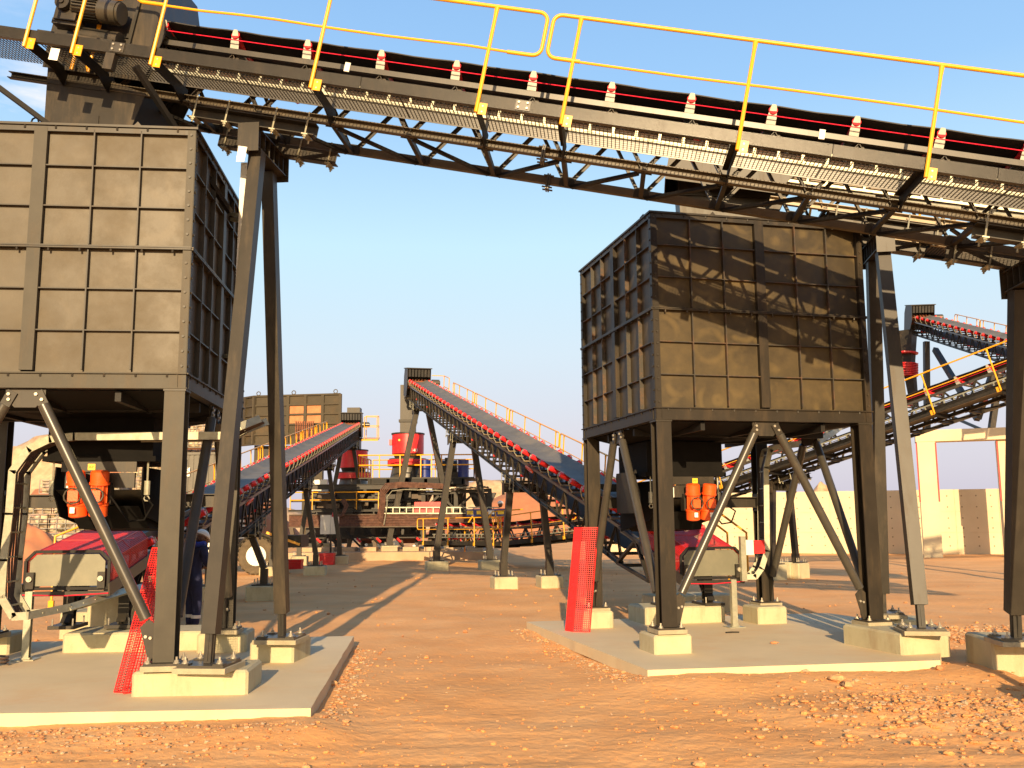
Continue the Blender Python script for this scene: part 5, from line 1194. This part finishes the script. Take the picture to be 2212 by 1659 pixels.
for k in range(6):
    xx = X0 + .6 + k * 1.55; mb = MB(fr); mb.prism([(xx, 44.9, 2.95), (xx + 1.3, 44.9, 2.95), (xx + 1.0, 44.9, 2.3), (xx + .3, 44.9, 2.3)], (0, 1.2, 0)); mb.build('hopper', (PBR, PDK, PDK)[k % 3], pl, False)
for k in range(26):
    xx = rnd.uniform(X0 + .2, X1 - 1.6); zz = rnd.choice((.6, .75, 1.9, 2.25, 2.7)); ww = rnd.uniform(.25, .9); hh = rnd.uniform(.12, .38)
    mb = MB(fr); y = 44.2 + rnd.uniform(0, 1.6); mb.bx(xx, xx + ww, y, y + .4, zz, zz + hh); mb.build('machine_box', rnd.choice((PDK, PDK, PBR, RUST, PBR)), pl, False)
for k in range(10):
    xx = X0 + .4 + k * 1.0; mb = MB(fr); mb.tube((xx, 43.9, .5), (xx + rnd.choice((-1, 1)) * .7, 43.9, 1.2), .05, 6); mb.build('brace_pipe', PDK, pl)
mb = MB(fr); deck_rails(mb, [(X0 + .1, 44.0, 2.2), (X0 + 4.2, 44.0, 2.2)], h=.8, step=1.0); mb.build('deck_rails', YEL, pl)
for k in range(9):
    xx = X0 + 1.4 + k * .92; mb = MB(fr); mb.tube((xx, 43.8, .88), (xx + .20, 43.8, .70), .055, 8); mb.build('belt_roller', RED, pl)
for k in range(6):
    xx = X0 + 2.6 + k * 1.1; mb = MB(fr); mb.tube((xx, 43.7, .50 + .08 * (k % 3)), (xx, 43.8, .50 + .08 * (k % 3)), .07, 10); mb.build('lamp_disc', WPAINT, pl)
mb = MB(fr); a_ = at(690, 1058, 45.2); mb.prism([(a_.x - .65, 45.2, a_.z + .45), (a_.x + .35, 45.2, a_.z + .5), (a_.x + .35, 45.2, a_.z - .3), (a_.x - .1, 45.2, a_.z - .45), (a_.x - .55, 45.2, a_.z)], (0, .4, 0)); mb.build('white_guard_panel', WPAINT, pl, False)
CBR = mat('brown_cable_bundle', (.09, .04, .026), .6, 0, .4, 9, 0, 40, (.20, .10, .06), .6, 6)
# big cable trays in front
ct = thing('cable_tray_run', 'brown bundle of cables in a long horizontal tray across the plant', 'cable tray', (-4, 42.5, 1.2)); fr = rel(ct)
xa, xb = at(625, 1125, 42.5).x, at(1062, 1125, 42.5).x
mb = MB(fr); za, zb_ = at(800, 1137, 42.5).z, at(800, 1112, 42.5).z
for k in range(9): zz = za + (zb_ - za) * (k + .5) / 9; mb.path([(xa, 42.45, zz), ((xa + xb) / 2, 42.43 + .03 * (k % 2), zz + rnd.uniform(-.015, .015)), (xb, 42.45, zz)], .036, 6)
mb.build('cables', CBR, ct)
mb = MB(fr); mb.bar((xa, 42.4, za - .02), (xb, 42.4, za - .02), .06, .05); mb.bar((xa, 42.4, zb_ + .02), (xb - 5.2, 42.4, zb_ + .02), .06, .04); mb.build('tray_rail', PBR, ct, False)
loop = [at(815, 1118, 42.3), at(822, 1080, 42.3), at(822, 1058, 42.3), at(833, 1045, 42.3), at(860, 1042, 42.3), at(925, 1044, 42.3), at(960, 1046, 42.3)]
for k in range(5): mb = MB(fr); mb.path([p + V((.05 * k, 0, -.05 * k)) for p in loop], .03, 6); mb.build('looped_cable', CBR, ct)
mb = MB(fr); mb.path([p + V((.30, -.03, -.32)) for p in loop], .02, 6); mb.build('loop_edge', GALV, ct)
mb = MB(fr); lp2 = [at(690, 1117, 42.3), at(735, 1116, 42.3), at(745, 1095, 42.3), at(737, 1080, 42.3)]
for k in range(4): mb.path([p + V((.05 * k, 0, .02 * k)) for p in lp2], .03, 6)
mb.build('looped_cable', CBR, ct)
la, lb = at(820, 1103, 42.4), at(1080, 1103, 42.4)
mb = MB(fr)
for dz in (-.12, .14): mb.bar(la + V((0, 0, dz)), lb + V((0, 0, dz)), .03, .045)
mb.build('ladder_rails', GALV, ct, False)
rg = MB(); rg.bx(-.02, .02, -.01, .01, -.12, .12); rme = rg.mesh('ladder_rung', GALV, False); x = la.x
while x < lb.x: link('ladder_rung', rme, ct, fr @ M.Translation((x, 42.38, la.z))); x += .30
SLABF = mat('dirty_foundation_concrete', (.42, .30, .19), .9, 0, .15, 1.5, .2, 20, (.48, .27, .13), .7, .8)
# foundation block
fb = thing('plant_foundation', 'long low concrete foundation under the crushing plant', 'foundation', (-5, 41.5, 0)); fr = rel(fb)
mb = MB(fr); mb.bx(at(612, 1200, 41).x, at(1047, 1200, 41).x, 41.0, 48, -.1, .34); mb.build('foundation_slab', SLABF, fb, False)
for k in range(9): xx = at(640 + k * 46, 1190, 42).x; mb = MB(fr); mb.bx(xx, xx + .7, 42.0, 42.8, .341, .52); mb.build('foundation_plinth', SLABF, fb, False)
# shelter with corrugated roof
sh = thing('inspection_shelter', 'small open shelter with corrugated roof right of the crusher', 'shelter', (-1.5, 43.5, 0)); fr = rel(sh)
ra, rb_ = at(903, 1060, 43), at(1062, 1052, 43); 
for k in range(int((rb_.x - ra.x) / .14)):
    xx = ra.x + k * .14; mb = MB(fr); zz = ra.z + (rb_.z - ra.z) * k * .14 / (rb_.x - ra.x); mb.bx(xx, xx + .13, 42.4, 44.6, zz + (.02 if k % 2 else 0), zz + .03 + (.02 if k % 2 else 0)); mb.build('roof_sheet', GALV, sh, False)
mb = MB(fr); mb.bar(ra + V((0, 0, -.14)), rb_ + V((0, 0, -.14)), .12, .16); mb.build('eaves_beam', STEELD, sh, False)
for u in (915, 985, 1058): mb = MB(fr); t_ = at(u, 1060, 43); mb.hb((t_.x, 43, .9), (t_.x, 43, t_.z - .05), .18, .18, (0, 1, 0), .02); mb.build('post', STEELD, sh, False)
for u, s in ((915, 1), (985, -1), (985, 1), (1058, -1)): mb = MB(fr); t_ = at(u, 1065, 43); mb.bar((t_.x, 42.95, t_.z - .75), (t_.x + s * .75, 42.95, t_.z - .08), .1, .1); mb.build('knee_brace', STEELD, sh, False)
# stair with yellow rails
st = thing('access_stair', 'short steel stair with yellow rails below the shelter', 'stair', (-1.6, 38, 0)); fr = rel(st)
for k in range(7): mb = MB(fr); a = at(1040 + k * -2 + 6 * k, 1193 - 12 * k, 38); mb.bx(a.x - .35, a.x + .35, 37.9, 38.2, a.z, a.z + .04); mb.build('tread', GALV, st, False)
mb = MB(fr); deck_rails(mb, [at(1005, 1190, 37.8) , at(1005, 1135, 37.8) + V((0, 0, 0))], h=.02) if False else None
for pts in ([at(1004, 1192, 37.8), at(1004, 1140, 37.8), at(1021, 1115, 37.8)], [at(1006, 1172, 37.8), at(1062, 1112, 37.8)], [at(1034, 1160, 37.8), at(1062, 1128, 37.8)], [at(1038, 1140, 37.8), at(1064, 1105, 37.8), at(1130, 1100, 37.8)], [at(1052, 1150, 37.8), at(1054, 1106, 37.8)], [at(1072, 1150, 37.8), at(1070, 1105, 37.8)]):
    mb = MB(fr); mb.path(pts, .028, 6); mb.build('stair_rail', YEL, st)
# ------------------------------------------------------------------ far left: ribbed feed hopper, container, gabions
def ribbed_hopper():
    P = at(547, 905, 58); r = thing('feed_hopper', 'big ribbed brown feed hopper in the distance behind the left conveyor', 'hopper', (P.x, 58, 0)); 
    zt, zb_ = at(547, 856, 58).z, at(547, 960, 58).z
    a = radians(-9); ex = V((cos(a), sin(a), 0)); L1 = 5.6; L2 = 3.0; ey = V((-.75, .66, 0))
    for d, L_, n in ((ex, L1, 5), (ey, L2, 3)):
        f = rel(r, frame((P.x, 58, 0), d, V((0, 0, 1)).cross(d), (0, 0, 1)))
        sg = 1 if d is ex else -1
        rows = 5; ch_ = (zt - zb_) / rows
        for i in range(n):
            for j in range(rows):
                mb = MB(f); mb.bx(i * L_ / n + .02, (i + 1) * L_ / n - .02, sg * .10, sg * .14, zb_ + j * ch_ + .02, zb_ + (j + 1) * ch_ - .02) if sg > 0 else mb.bx(i * L_ / n + .02, (i + 1) * L_ / n - .02, -.14, -.10, zb_ + j * ch_ + .02, zb_ + (j + 1) * ch_ - .02)
                mb.build('sheet_panel', RUST if (d is ex and i in (2, 3) and j in (1, 2)) and False else (ORGD if (d is ex and i in (2, 3) and j in (2, 3)) else BROWN), r, False)
        for i in range(n + 1): mb = MB(f); x = i * L_ / n; mb.bx(x - .09, x + .09, -.02 if sg > 0 else -.1, .10 if sg > 0 else .02, zb_, zt); mb.build('vertical_rib', BROWN, r, False)
        for j in range(rows + 1): mb = MB(f); z = zb_ + j * ch_; mb.bx(0, L_, .0 if sg > 0 else -.1, .10 if sg > 0 else 0, z - .05, z + .05); mb.build('horizontal_rib', BROWN, r, False)
    f = rel(r)
    for u in (560, 600, 665, 690): p = at(u, 960, 59); mb = MB(f); mb.bx(p.x - .25, p.x + .25, 58.8, 59.3, 0, zb_); mb.build('support_column', BROWN, r, False)
    mb = MB(f); p = at(600, 985, 58.5); mb.bx(p.x - 1.2, p.x + 1.6, 58.6, 59, p.z, zb_ - .05); mb.build('lower_box', STEELD, r, False)
    # rusty grizzly grid at its foot
    a_, b_ = at(640, 915, 57), at(676, 945, 57)
    for i in range(9):
        for j in range(4):
            mb = MB(f); x = a_.x + (b_.x - a_.x) * i / 8; z = b_.z + (a_.z - b_.z) * j / 3
            mb.bx(x - .035, x + .035, 56.9, 57.0, z - .13, z + .13); mb.build('grizzly_bar', RUST, r, False)
    for x in (.3, 2.6, 5.3):
        mb = MB(f); q = V((P.x, 58, zt)) + ex * x; mb.path([q + V((.12 * cos(t * pi / 4), 0, .16 + .12 * sin(t * pi / 4))) for t in range(8)], .03, 5, closed=True); mb.build('lifting_ring', STEEL, r)
BROWN = mat('weathered_brown_steel', (.055, .044, .027), .65, 0, .15, 1, .05, 20, (.14, .09, .045), .4, .8, spec=.3)
ribbed_hopper()
cn = thing('site_container', 'grey corrugated site container with a white sign seen between the left legs', 'container', (-15, 45, 0)); fr = rel(cn)
xa, xb = at(380, 1000, 45).x, at(470, 1000, 45).x; zt = at(430, 977, 45).z
k = 0; x = xa
while x < xb: mb = MB(fr); mb.bx(x, x + .12, 45 + (.04 if k % 2 else 0), 46.5, .1, zt - .12); mb.build('corrugated_sheet', CORR, cn, False); x += .121; k += 1
mb = MB(fr); mb.bx(xa - .05, xb + .05, 44.95, 46.6, zt - .119, zt); mb.build('top_rail', CORR, cn, False)
sg = at(404, 1020, 44.9); mb = MB(fr); mb.bx(sg.x - .22, sg.x + .12, 44.93, 44.955, sg.z - .2, sg.z + .22); o = mb.build('sign_plate', WHITE, cn, False)
t = bpy.data.curves.new('sign_lettering', 'FONT'); t.body = 'K'; t.size = .34; t.extrude = .003; t.materials.append(INK)
to = text_obj('sign_lettering', t); COL.objects.link(to); to.parent = o; to.matrix_local = fr @ frame((sg.x - .12, 44.925, sg.z + .0), (1, 0, 0), (0, 0, 1), (0, -1, 0))
# gabion walls
def stone_mat():
    m = mat('gabion_stones', (.40, .32, .22), .9, 0, .25, 5, .3, 30); t = m.node_tree; n = t.nodes.new; l = t.links.new; b = t.nodes['Principled BSDF']
    geo = n('ShaderNodeNewGeometry'); v = n('ShaderNodeTexVoronoi'); v.inputs['Scale'].default_value = 5.5; l(geo.outputs['Position'], v.inputs['Vector'])
    hs = n('ShaderNodeHueSaturation'); hs.inputs['Saturation'].default_value = .18; hs.inputs['Value'].default_value = .75; l(v.outputs['Color'], hs.inputs['Color'])
    mx = n('ShaderNodeMixRGB'); mx.blend_type = 'MULTIPLY'; mx.inputs[0].default_value = .8; mx.inputs[1].default_value = (.75, .58, .40, 1); l(hs.outputs[0], mx.inputs[2])
    r = n('ShaderNodeValToRGB'); l(v.outputs['Distance'], r.inputs[0]); r.color_ramp.elements[0].position = .45; r.color_ramp.elements[1].position = .8; r.color_ramp.elements[0].color = (1, 1, 1, 1); r.color_ramp.elements[1].color = (.1, .08, .06, 1)
    m3 = n('ShaderNodeMixRGB'); m3.blend_type = 'MULTIPLY'; m3.inputs[0].default_value = .8; l(mx.outputs[0], m3.inputs[1]); l(r.outputs[0], m3.inputs[2]); l(m3.outputs[0], b.inputs['Base Color'])
    bp = n('ShaderNodeBump'); bp.inputs['Strength'].default_value = 1; bp.inputs['Distance'].default_value = .08; bp.invert = True; l(v.outputs['Distance'], bp.inputs['Height']); l(bp.outputs[0], b.inputs['Normal'])
    return m
GAB = stone_mat()
WIRE = mat('gabion_wire', (.25, .24, .22), .6, .3)
def gabion(u0, u1, v0, v1, Y, rows, label):
    a, b = at(u0, v1, Y), at(u1, v0, Y); a.z = max(0, a.z); r = thing('gabion_wall', label, 'gabion wall', (a.x, Y, 0), 'stone-filled gabion walls'); fr = rel(r)
    n = max(1, int((b.x - a.x) / 2)); dz = (b.z - a.z) / rows
    for j in range(rows):
        for i in range(n):
            x0 = a.x + (b.x - a.x) * i / n; x1 = a.x + (b.x - a.x) * (i + 1) / n; z0 = a.z + j * dz
            mb = MB(fr); k = 10; q = max(3, int(dz / .12)); vs = []; fs = []
            for jj in range(q + 1):
                for ii in range(k + 1):
                    e = 0 if ii in (0, k) or jj in (0, q) else .08
                    vs.append((x0 + .02 + (x1 - x0 - .04) * ii / k, Y + .2 * j - e - rnd.uniform(0, .07), z0 + .02 + (dz - .04) * jj / q))
            for jj in range(q):
                for ii in range(k): c = jj * (k + 1) + ii; fs.append((c, c + 1, c + k + 2, c + k + 1))
            mb.add(vs, fs); mb.bx(x0 + .02, x1 - .02, Y + .2 * j + .001, Y + .2 * j + 1, z0 + .02, z0 + dz - .02); mb.build('gabion_basket', GAB, r, False)
            mb = MB(fr)
            for ii in range(9): xx = x0 + (x1 - x0) * ii / 8; mb.bar((xx, Y + .2 * j - .17, z0), (xx, Y + .2 * j - .17, z0 + dz), .02, .02, (0, 1, 0))
            for jj in range(5): mb.bar((x0, Y + .2 * j - .17, z0 + dz * jj / 4), (x1, Y + .2 * j - .17, z0 + dz * jj / 4), .02, .02)
            mb.build('wire_cage', WIRE, r, False)
gabion(-60, 262, 1068, 1195, 30.0, 3, 'low stone gabion wall seen through the left bin legs')
gabion(90, 262, 1036, 1066, 31.0, 1, 'upper row of gabions standing back above the low wall')
gabion(255, 480, 912, 968, 47.5, 2, 'high pale gabion wall above the site container')
gabion(255, 480, 968, 1060, 48.5, 3, 'shaded lower gabion wall behind the site container')
# dirt heaps
def heap(name, cx, cy, rx_, ry_, h, m, label, seed, rag=.15, z0=0, flat=0):
    n = 40; k = 16; vs = [(0, 0, h)]; fs = []
    for i in range(1, k + 1):
        for j in range(n):
            a = 2 * pi * j / n; t = i / k; rr = t * (1 + .12 * noise.noise(V((cos(a) * 1.5, sin(a) * 1.5, seed))))
            z = h * (1 - max(0, (t - flat)) / (1 - flat)) ** 1.1 if flat else h * (1 - t) ** .95
            z += h * rag * noise.noise(V((cos(a) * t * 5, sin(a) * t * 5, seed + 3))) * (1 - t * .5)
            z += h * rag * .5 * noise.noise(V((cos(a) * t * 14, sin(a) * t * 14, seed + 5)))
            if i == k: z = -.3
            vs.append((cos(a) * rr * rx_, sin(a) * rr * ry_, z))
    for j in range(n): fs.append((0, 1 + j, 1 + (j + 1) % n))
    for i in range(k - 1):
        for j in range(n): fs.append((1 + i * n + j, 1 + (i + 1) * n + j, 1 + (i + 1) * n + (j + 1) % n, 1 + i * n + (j + 1) % n))
    me = bpy.data.meshes.new(name); me.from_pydata(vs, [], fs); me.materials.append(m); me.shade_smooth(); me.update()
    o = link(name, me); o.location = (cx, cy, z0); return tag(o, label, 'heap', 'stockpiles of earth')
pz = at(90, 1000, 55); heap('earth_heap', pz.x + 1, 66, 11, 9, 7.0, REDDIRT, 'large red earth heap at the left behind the gabion wall', 1)
pz = at(100, 960, 75); heap('rubble_heap', pz.x - 1, 88, 22, 10, 9.6, SANDY, 'pale rubble ridge on the skyline at far left', 2, .12, flat=.3)
pz = at(70, 1130, 24); heap('earth_heap', pz.x - 1.3, 26.5, 2.8, 2.2, 1.7, REDDIRT, 'small earth heap in front of the low gabion wall', 3)
pz = at(380, 930, 60); heap('earth_heap', pz.x, 64, 7, 5, 7.6, REDDIRT, 'red earth heap rising behind the high gabion wall', 9)
pz = at(1130, 1060, 80); heap('earth_heap', pz.x, 84, 9.5, 7, 4.6, REDDIRT, 'broad red earth heap on the horizon right of the crusher', 4, .05)
pz = at(1215, 1065, 82); heap('earth_heap', pz.x + 2, 86, 8, 6, 4.0, REDDIRT, 'lower red earth heap behind the centre conveyor', 5, .05)
pz = at(1090, 1050, 100); heap('rubble_heap', pz.x + 4, 106, 24, 8, 5.6, SANDY, 'pale rubble ridge on the horizon behind the red heap', 6, .2, flat=.4)
pz = at(1790, 1050, 90); heap('rubble_heap', pz.x, 92, 3.6, 3, 5.0, SANDY, 'small pale heap peeking over the concrete wall', 7, .1)
# low far berm all round
vs = []; fs = []; n = 160
for j in range(n + 1):
    a = -1.2 + 2.4 * j / n; R_ = 320
    for r_, z in ((R_, -1), (R_ + 20, 2.2 + 1.2 * noise.noise(V((a * 14, 0, 0)))), (R_ + 60, -1)): vs.append((sin(a) * r_, cos(a) * r_, z))
for j in range(n):
    for i in range(2): c = j * 3 + i; fs.append((c, c + 1, c + 4, c + 3))
me = bpy.data.meshes.new('far_bank'); me.from_pydata(vs, [], fs); me.materials.append(SANDY); tag(link('far_bank', me), kind='structure')

# ------------------------------------------------------------------ tractor wheel and body behind the trestle
tr = thing('wheel_loader', 'white wheel loader half hidden behind the left trestle, showing one big tyre', 'loader', (-9.6, 29.5, 0)); 
pw = at(557, 1183, 31.5); fr = rel(tr, M.Translation((pw.x, 31.5, 0)))
def tyre(mb, cx, cy, r, w):
    prof = [(r * .55, w * .38), (r * .78, w * .5), (r * .97, w * .46), (r, w * .3), (r, -w * .3), (r * .97, -w * .46), (r * .78, -w * .5), (r * .55, -w * .38)]
    n = 32; vs = []; fs = []; k = len(prof)
    for i in range(n):
        a = 2 * pi * i / n
        for rr, yy in prof: vs.append((cx + cos(a) * rr, cy + yy, r + sin(a) * rr))
    for i in range(n):
        for j in range(k): fs.append((i * k + j, i * k + (j + 1) % k, ((i + 1) % n) * k + (j + 1) % k, ((i + 1) % n) * k + j))
    mb.add(vs, fs)
    for i in range(22):
        a = 2 * pi * i / 22
        for s in (-1, 1): mb.bar((cx + cos(a) * r * 1.01, cy + s * w * .05, r + sin(a) * r * 1.01), (cx + cos(a + s * .14) * r * 1.0, cy + s * w * .46, r + sin(a + s * .14) * r * 1.0), .07, .05, (cos(a), 0, sin(a)))
R_ = .60
for dx, nm in ((0, 'r'), (-2.3, 'f')):
    mb = MB(fr); tyre(mb, dx, 0, R_, .42); w_ = mb.build('wheel', TYRE, tr)
    mb = MB(fr); mb.tube((dx, -.20, R_), (dx, -.14, R_), .33, 24); mb.tube((dx, -.23, R_), (dx, -.20, R_), .14, 16)
    for q in range(8): a = q * pi / 4; mb.bolt((dx + .09 * cos(a), -.23, R_ + .09 * sin(a)), (0, -1, 0), .02, .02)
    mb.build('rim', WPAINT, w_)
mb = MB(fr); mb.path([(.62 * 1.12 * cos(a), .0, R_ + .62 * 1.12 * sin(a)) for a in [radians(d) for d in range(20, 181, 20)]], .05, 6); mb.build('mudguard', STEELD, tr)
mb = MB(fr); mb.prism([(-3.0, -.1, .6), (-.75, -.1, .6), (-.7, -.1, 1.15), (-1.2, -.1, 1.45), (-3.0, -.1, 1.35)], (0, 1.4, 0)); mb.build('body', WPAINT, tr, False)
mb = MB(fr); mb.bx(-.5, 1.4, .1, 1.3, .85, 1.25); mb.build('chassis', STEELD, tr, False)
mb = MB(fr); mb.prism([(-1.9, .0, 1.36), (-.75, .0, 1.30), (-.9, .0, 2.3), (-1.8, .0, 2.35)], (0, 1.2, 0)); mb.build('cab', WPAINT, tr, False)
mb = MB(fr); mb.bar((.3, -.1, 1.35), (1.4, -.1, .95), .06, .08); mb.build('lift_arm', YEL, tr, False)
# red tool boxes and control panel by the left conveyor trestles
for u, v, Y, w_, h_, lab in ((634, 1225, 34.5, .62, .34, 'red tool box on the ground left of the trestle leg'), (707, 1198, 37.5, .55, .45, 'red box beside the second trestle of the left conveyor')):
    p = at(u, v, Y); mb = MB(); mb.bx(-w_ / 2, w_ / 2, -.2, .2, 0, h_ * .7); mb.bx(-w_ / 2 - .01, w_ / 2 + .01, -.21, .21, h_ * .71, h_); mb.path([(-.1, 0, h_), (-.1, 0, h_ + .06), (.1, 0, h_ + .06), (.1, 0, h_)], .012, 5); o = mb.build('tool_box', RED, smooth=False); o.location = (p.x, Y, 0 if v > 1210 else .0); tag(o, lab, 'tool box', 'red tool boxes')
cp = thing('control_cabinet', 'white control cabinet with red beacon among the conveyor legs', 'cabinet', (at(715, 1130, 39).x, 39, 0)); fr = rel(cp); p = at(715, 1135, 39)
mb = MB(fr); mb.bx(p.x - .42, p.x + .0, 38.9, 39.15, p.z - .35, p.z + .42); mb.build('cabinet_box', WPAINT, cp, False)
mb = MB(fr); mb.bx(p.x + .01, p.x + .30, 38.9, 39.15, p.z - .35, p.z + .35); mb.build('cabinet_box', WPAINT, cp, False)
mb = MB(fr); mb.tube((p.x + .14, 39, p.z + .35), (p.x + .14, 39, p.z + .52), .10, 12); mb.build('beacon', RED, cp)
mb = MB(fr); mb.tube((p.x, 39, 0), (p.x, 39, p.z - .35), .04, 8); mb.tube((p.x + .3, 39, 0), (p.x + .3, 39, p.z), .04, 8); mb.build('post', STEELD, cp)

# ------------------------------------------------------------------ people
def skin_body(name, joints, edges, m, par, fr=None, sub=2):
    me = bpy.data.meshes.new(name); me.from_pydata([j[0] for j in joints], edges, []); o = bpy.data.objects.new(name, me); COL.objects.link(o)
    md = o.modifiers.new('s', 'SKIN'); md.use_smooth_shade = True
    for i, j in enumerate(joints): me.skin_vertices[0].data[i].radius = (j[1], j[2] if len(j) > 2 else j[1])
    me.skin_vertices[0].data[0].use_root = True
    o.modifiers.new('b', 'SUBSURF').levels = sub; o.modifiers['b'].render_levels = sub
    me.materials.append(m)
    dg = bpy.context.evaluated_depsgraph_get(); ev = bpy.data.meshes.new_from_object(o.evaluated_get(dg)); bpy.data.objects.remove(o)
    ev.name = name; ev.materials.clear(); ev.materials.append(m); return link(name, ev, par)
PW = V((-5.18, 15.45, 0))
wk = thing('person', 'worker in navy overalls and pale hard hat, head bowed, facing the conveyor', 'person', PW)
# facing right and slightly away, head bowed
f_ = V((.55, .83, 0)).normalized(); s_ = V((f_.y, -f_.x, 0))
def b(x, y, z): return s_ * x + f_ * y + V((0, 0, z))      # x to his right, y forward
J = [(b(0, 0, .86), .135, .115), (b(0, .01, 1.02), .13, .11), (b(0, .03, 1.20), .155, .115), (b(0, .06, 1.34), .14, .10), (b(0, .10, 1.43), .06, .06),
     (b(.19, .05, 1.33), .075), (b(.24, .06, 1.10), .058), (b(.17, .28, 1.02), .045),
     (b(-.19, .05, 1.33), .075), (b(-.25, .08, 1.10), .058), (b(-.16, .30, 1.03), .045),
     (b(.10, .0, .78), .105), (b(.11, .03, .46), .075), (b(.12, -.01, .10), .058), (b(-.10, 0, .78), .105), (b(-.10, .05, .46), .075), (b(-.10, .05, .10), .058)]
E_l = [(0, 1), (1, 2), (2, 3), (3, 4), (3, 5), (5, 6), (6, 7), (3, 8), (8, 9), (9, 10), (0, 11), (11, 12), (12, 13), (0, 14), (14, 15), (15, 16)]
skin_body('overalls', J, E_l, NAVY, wk)
mb = MB(); mb.sphere(b(0, .17, 1.49), .098, 16, (.92, 1.05, 1.18)); mb.sphere(b(0, .275, 1.46), .022, 8); 
for s in (-1, 1): mb.sphere(b(s * .092, .165, 1.48), .026, 8, (.5, 1, 1.3))
mb.build('head', SKIN, wk)
mb = MB(); mb.path([b(0, .10, 1.38), b(0, .14, 1.44)], .055, 10); mb.build('neck', SKIN, wk)
mb = MB(M.Translation(b(0, .155, 1.515)) @ M.Rotation(radians(-33), 4, s_)); mb.sphere((0, 0, 0), .128, 20, (1, 1.12, .92), True); mb.tube((0, 0, -.004), (0, 0, .008), .142, 20)
hat = mb.build('hard_hat', HATM, wk)
mb = MB(); mb.path([b(.16 * cos(t), -.02 + .10 * sin(t) + .06, 1.40 + .012 * sin(t)) for t in [2 * pi * i / 12 for i in range(12)]], .045, 8, closed=True); mb.build('blue_hood', NAVYB, wk)
for s in (-1, 1):
    hp = b(.17 * s, .29, 1.02) if s > 0 else b(-.16, .31, 1.03); mb = MB(); mb.path([hp, hp + f_ * .05 + V((0, 0, -.012)), hp + f_ * .085 + V((0, 0, -.03))], .036, 8, .032)
    for k in range(4):
        q = hp + f_ * .08 + s_ * (.028 - .019 * k) + V((0, 0, -.03)); ln = (.06, .07, .066, .05)[k]
        mb.path([q, q + f_ * ln * .5 + V((0, 0, -.012)), q + f_ * ln * .75 + V((0, 0, -ln * .5))], .0105, 6, .008)
    q = hp + f_ * .03 - s_ * s * .034; mb.path([q, q + f_ * .03 - s_ * s * .022 + V((0, 0, -.01)), q + f_ * .055 - s_ * s * .015 + V((0, 0, -.02))], .012, 6, .009)
    mb.build('hand', SKIN, wk)
for x, y in ((.12, -.01), (-.10, .05)):
    mb = MB(); mb.path([b(x, y - .07, .045), b(x, y + .05, .06), b(x, y + .20, .035)], .052, 10, .042); mb.tube(b(x, y - .01, .04), b(x, y, .13), .056, 10); mb.build('boot', BOOT, wk)
    mb = MB(); mb.tube(b(x * 1.0, y + .01, .235), b(x, y + .012, .285), .076, 14); mb.build('reflective_band', REFL, wk)
mb = MB()
for q in range(3):
    p0 = b(.07, .135, 1.22 - q * .05); mb.sphere(p0, .008, 6)
mb.build('overall_buttons', REFL, wk)
# distant worker in orange at the shelter
pw2 = at(1219, 1060, 43)
P3 = at(1221 - 1221 + 1083, 1122, 42.2)
w2 = thing('person', 'distant worker in orange jacket and white helmet under the shelter roof', 'person', (P3.x, 42.3, P3.z - .95))
J2 = [((0, 0, .90), .14), ((0, 0, 1.15), .16), ((0, 0, 1.38), .15), ((-.22, -.05, 1.32), .07), ((-.36, -.15, 1.10), .055), ((-.45, -.25, .98), .045), ((.22, 0, 1.32), .07), ((.30, -.1, 1.05), .055), ((.2, -.25, .98), .045), ((.1, 0, .75), .10), ((.1, 0, .1), .06), ((-.1, 0, .75), .10), ((-.1, 0, .1), .06)]
skin_body('orange_jacket', [(V(j[0]), j[1]) for j in J2], [(0, 1), (1, 2), (2, 3), (3, 4), (4, 5), (2, 6), (6, 7), (7, 8), (0, 9), (9, 10), (0, 11), (11, 12)], HIVIS, w2)
mb = MB(); mb.sphere((-.04, -.03, 1.60), .105, 12, (1, 1, 1.15)); mb.build('head', SKIN, w2)
mb = MB(); mb.sphere((-.04, -.03, 1.66), .14, 14, (1, 1.1, .85), True); mb.tube((-.04, -.03, 1.655), (-.04, -.03, 1.67), .155, 14); mb.build('helmet', WPAINT, w2)
fl = thing('shelter_bench', 'blue and yellow banner board along the bench in the shelter', 'banner', (P3.x - 1.6, 42.1, P3.z)); fr = rel(fl)
a_ = at(1007, 1108, 42.2); b__ = at(1098, 1108, 42.2)
mb = MB(fr); mb.bx(a_.x, b__.x, 42.0, 42.06, a_.z - .16, a_.z + .16); mb.build('banner_board', BLUE, fl, False)
for q in (.02, .25, .52, .75): mb = MB(fr); x = a_.x + (b__.x - a_.x) * q; mb.bx(x, x + .28, 41.985, 41.999, a_.z - .07, a_.z + .10); mb.build('banner_patch', YLAB if q != .52 else WHITE, fl, False)
# red barrier screen behind
rs = thing('red_screen', 'translucent looking red mesh screen below the shelter roof', 'screen', (at(935, 1100, 42.6).x, 42.6, 1.2)); fr = rel(rs); a_ = at(896, 1108, 42.6); b__ = at(953, 1085, 42.6)
mb = MB(fr); mesh_panel(mb, (a_.x, 42.6, a_.z), (b__.x - a_.x, 0, 0), (0, 0, b__.z - a_.z), 20, 9, .035); mb.build('screen_mesh', RED, rs, False)
